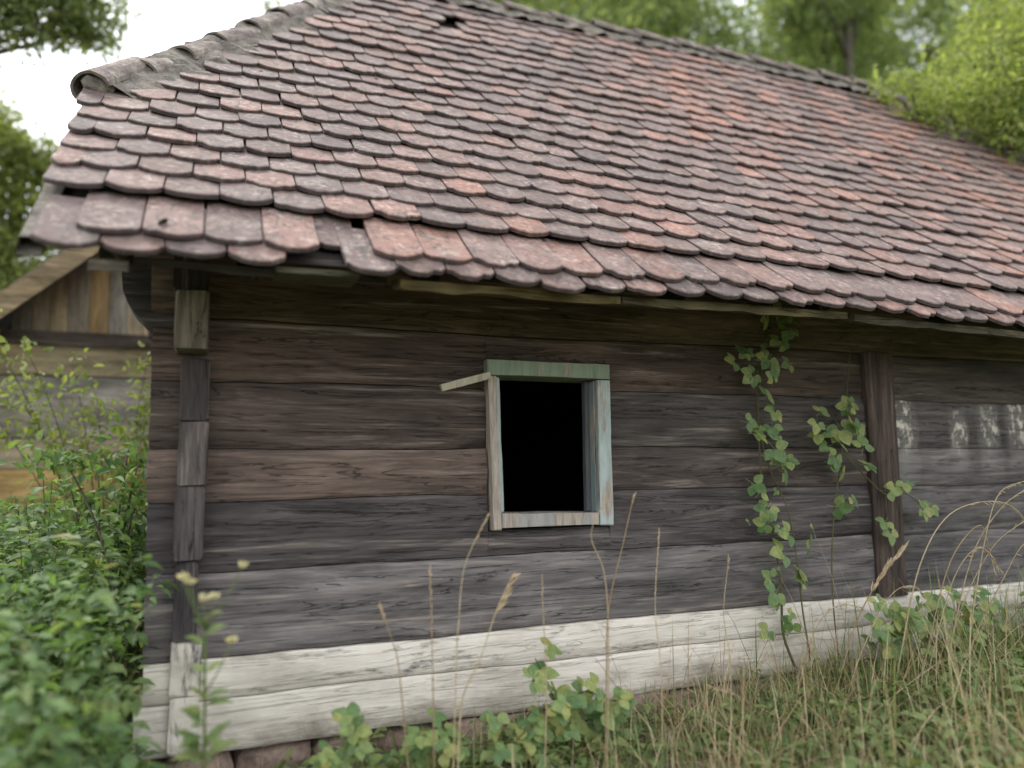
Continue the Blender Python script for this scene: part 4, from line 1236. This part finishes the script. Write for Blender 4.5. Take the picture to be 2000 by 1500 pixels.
# compound leaf of a robinia sucker and a dark sapling in the thicket
sp_ = thing('robinia_sucker', (-.36, -.55, -.1), 'light green feathered leaf lying across the foot of the corner logs', 'plant')
c0 = curve_through([(-.45, -.55, -.1), (-.42, -.6, .25), (-.35, -.62, .42), (-.20, -.64, .40)])
MB().tube(c0, [.003] * len(c0), 5).build('stem', STEM_G, sp_, True)
for k in range(5):
    for sgn in (-1, 1):
        p = c0[-1].lerp(c0[-7], k / 5)
        lance_leaf(sp_, tuple(p), (sgn * .25 + .2, -.25, -.9 if sgn < 0 else .5), .06, .034)
sl = thing('dark_sapling', (-.62, .55, -.1), 'thin dark sapling with a leafy head rising above the undergrowth', 'sapling')
c0 = curve_through([(-.35, .5, .3), (-.42, .5, .72), (-.52, .5, 1.0), (-.62, .5, 1.2)])
MB().tube([(-.33, .5, -.15)] + c0, [.008] + [.007 - .003 * i / len(c0) for i in range(len(c0))], 6).build('stem', BARK, sl, True)
P = np.array([(-.62, .5, 1.2)]) + rng.normal(size=(130, 3)) * np.array([.10, .08, .035])
Ls = .055 * rng.uniform(.6, 1.3, 130)
V, F = leaf_arrays(P, rng.normal(size=(130, 3)) + np.array([0, 0, -.3]), rng.normal(size=(130, 3)) * .4 + np.array([0, -.2, 1]), Ls, Ls * .55)
link('foliage', np_mesh('foliage', V, F, LF_THICK), sl)

# ------------------------------------------------------------------ dry grass stalks in front of the wall
def seed_head(mb, pts, n, L_, spreadv, w_=.004):
    for i in range(n):
        q = i / max(1, n - 1); j = min(len(pts) - 2, int(q * (len(pts) - 1)))
        p = pts[j].lerp(pts[j + 1], q * (len(pts) - 1) - j); tdir = (pts[j + 1] - pts[j]).normalized()
        d = (tdir + Vector(spreadv) * random.uniform(.3, 1.2) + Vector(rand_dirs(1)[0]) * .35).normalized()
        e = p + d * L_ * random.uniform(.6, 1.2); s_ = d.cross(Vector((0, 1, 0)))
        if s_.length < .01: s_ = Vector((1, 0, 0))
        s_ = s_.normalized() * w_; t_ = d.cross(s_).normalized() * w_ * .6
        md = p.lerp(e, .45)
        mb.add([p, md + s_, md + t_, md - s_, md - t_, e], [(0, 1, 2), (0, 2, 3), (0, 3, 4), (0, 4, 1), (5, 2, 1), (5, 3, 2), (5, 4, 3), (5, 1, 4)])
def stalk(base, pts, label, head=None, mat=DRY, r=.0022):
    t = thing('grass_stalk', base, label, 'grass stalk', 'dry grass stalks in front of the wall')
    c = curve_through([base] + pts, 7)
    MB().tube(c, [1.35 * r * (1 - .55 * i / len(c)) for i in range(len(c))], 5).build('stem', mat, t, True)
    if head:
        fr, n, L_, sp, w_ = head
        k = int(len(c) * (1 - fr)); mb = MB(); seed_head(mb, c[k:], n, L_, sp, w_); mb.build('seed_head', mat, t)
gz = lambda x, y: ground_z(x, y)
def S(x0, y, pts, label, head=None, r=.0022):
    stalk((x0, y, gz(x0, y)), [(px_, y + random.uniform(-.02, .02), pz_) for px_, pz_ in pts], label, head, DRY, r)
S(.86, -.7, [(.88, .26), (.95, .42), (1.02, .60), (1.075, .71)], 'straw stalk with a plump golden seed head below the window', (.30, 30, .05, (.8, 0, .1), .0055), .0028)
S(.78, -.7, [(.77, .3), (.77, .52), (.765, .76)], 'faint upright seed head, the leftmost but one below the window', (.35, 26, .022, (0, 0, .2), .003))
S(.70, -.7, [(.65, .4), (.62, .52), (.58, .64)], 'pale stalk leaning left below the wall\'s middle, leftmost of all', (.22, 14, .025, (-.2, 0, .1), .0035))
S(.84, -.7, [(.865, .4), (.87, .55), (.90, .76), (.98, .94)], 'long thin stalk with its tip at the window\'s lower left corner', (.14, 12, .03, (.3, 0, .1), .0035))
S(1.72, -.7, [(1.72, .3), (1.725, .55), (1.74, .86)], 'straight stalk with a slim white spike right of the window', (.28, 40, .016, (0, 0, .3), .0028))
S(1.46, -.7, [(1.48, .3), (1.50, .56), (1.57, .82), (1.625, 1.01)], 'long orange stalk curving up beside the window\'s right jamb', (.10, 10, .025, (.2, 0, .1), .003), .0026)
S(1.44, -.75, [(1.46, .4), (1.45, .7), (1.40, .86), (1.46, .98)], 'bent stalk crossing the window sill at its right end', (.12, 14, .03, (.4, 0, .3), .003))
S(1.20, -.7, [(1.22, .3), (1.215, .55), (1.21, .70)], 'thin stalk standing just below the window sill', (.2, 12, .02, (.1, 0, .1), .0025))
S(2.05, -.7, [(2.06, .3), (2.06, .5), (2.08, .72)], 'faded stalk with a small fluffy tip between window and vine', (.12, 18, .022, (.1, 0, .2), .003))
S(2.62, -.6, [(2.72, .12), (2.88, .36), (3.02, .56), (3.19, .71)], 'thick blurred plume of dry grass leaning across the post\'s foot', (.34, 60, .06, (.1, 0, .3), .006), .003)
S(3.05, -.6, [(3.14, .2), (3.30, .62), (3.55, .86), (3.85, .92), (4.05, .84), (4.10, .66)], 'high arching dry stalk, topmost arc at the right edge', (.42, 26, .045, (.1, 0, -.6), .003), .003)
S(3.22, -.6, [(3.32, .2), (3.52, .62), (3.72, .80), (3.80, .66), (3.82, .55)], 'arching dry stalk bending over below the topmost arc', (.35, 20, .04, (.1, 0, -.6), .003), .0028)
S(3.40, -.6, [(3.50, .25), (3.70, .66), (3.92, .88), (4.12, .98)], 'yellow stalk rising steeply at the right edge', (.25, 18, .04, (.4, 0, -.2), .003), .0032)
S(3.50, -.65, [(3.56, .2), (3.78, .52), (4.0, .70), (4.15, .62)], 'lower arching stalk at the right edge with a drooping head', (.35, 20, .04, (.1, 0, -.6), .003), .0028)
S(2.55, -.5, [(2.62, .14), (2.72, .36), (2.88, .44), (3.02, .42)], 'small drooping stalk arching left of the post\'s foot', (.45, 22, .035, (.1, 0, -.5), .003))
S(2.85, -.5, [(2.98, .2), (3.20, .46), (3.36, .50), (3.46, .38)], 'small drooping stalk arching right of the post\'s foot', (.4, 22, .035, (.1, 0, -.5), .003))
S(3.55, -.5, [(3.66, .3), (3.95, .66), (4.25, .80)], 'slanting stalk just under the yellow one at the right edge', (.2, 14, .035, (.1, 0, .2), .003))
S(3.12, -.7, [(3.2, .2), (3.42, .56), (3.62, .70), (3.74, .58)], 'slender stalk bowed low between the arching ones at the right', (.4, 20, .04, (.1, 0, -.6), .003), .0026)
S(3.62, -.55, [(3.7, .3), (3.84, .74), (3.98, .96), (4.2, 1.02)], 'tallest stalk at the right edge, its tip bent outwards', (.3, 22, .045, (.3, 0, -.5), .003), .003)
S(3.3, -.75, [(3.42, .1), (3.7, .30), (4.0, .36)], 'short straw slanting low in front of the right-hand brambles', (.3, 16, .04, (.1, 0, .2), .003), .0026)
S(2.3, -.75, [(2.2, .0), (2.05, .18), (1.95, .22)], 'short bleached stalk bowed over the bare ground', (.5, 22, .035, (-.1, 0, -.4), .003))
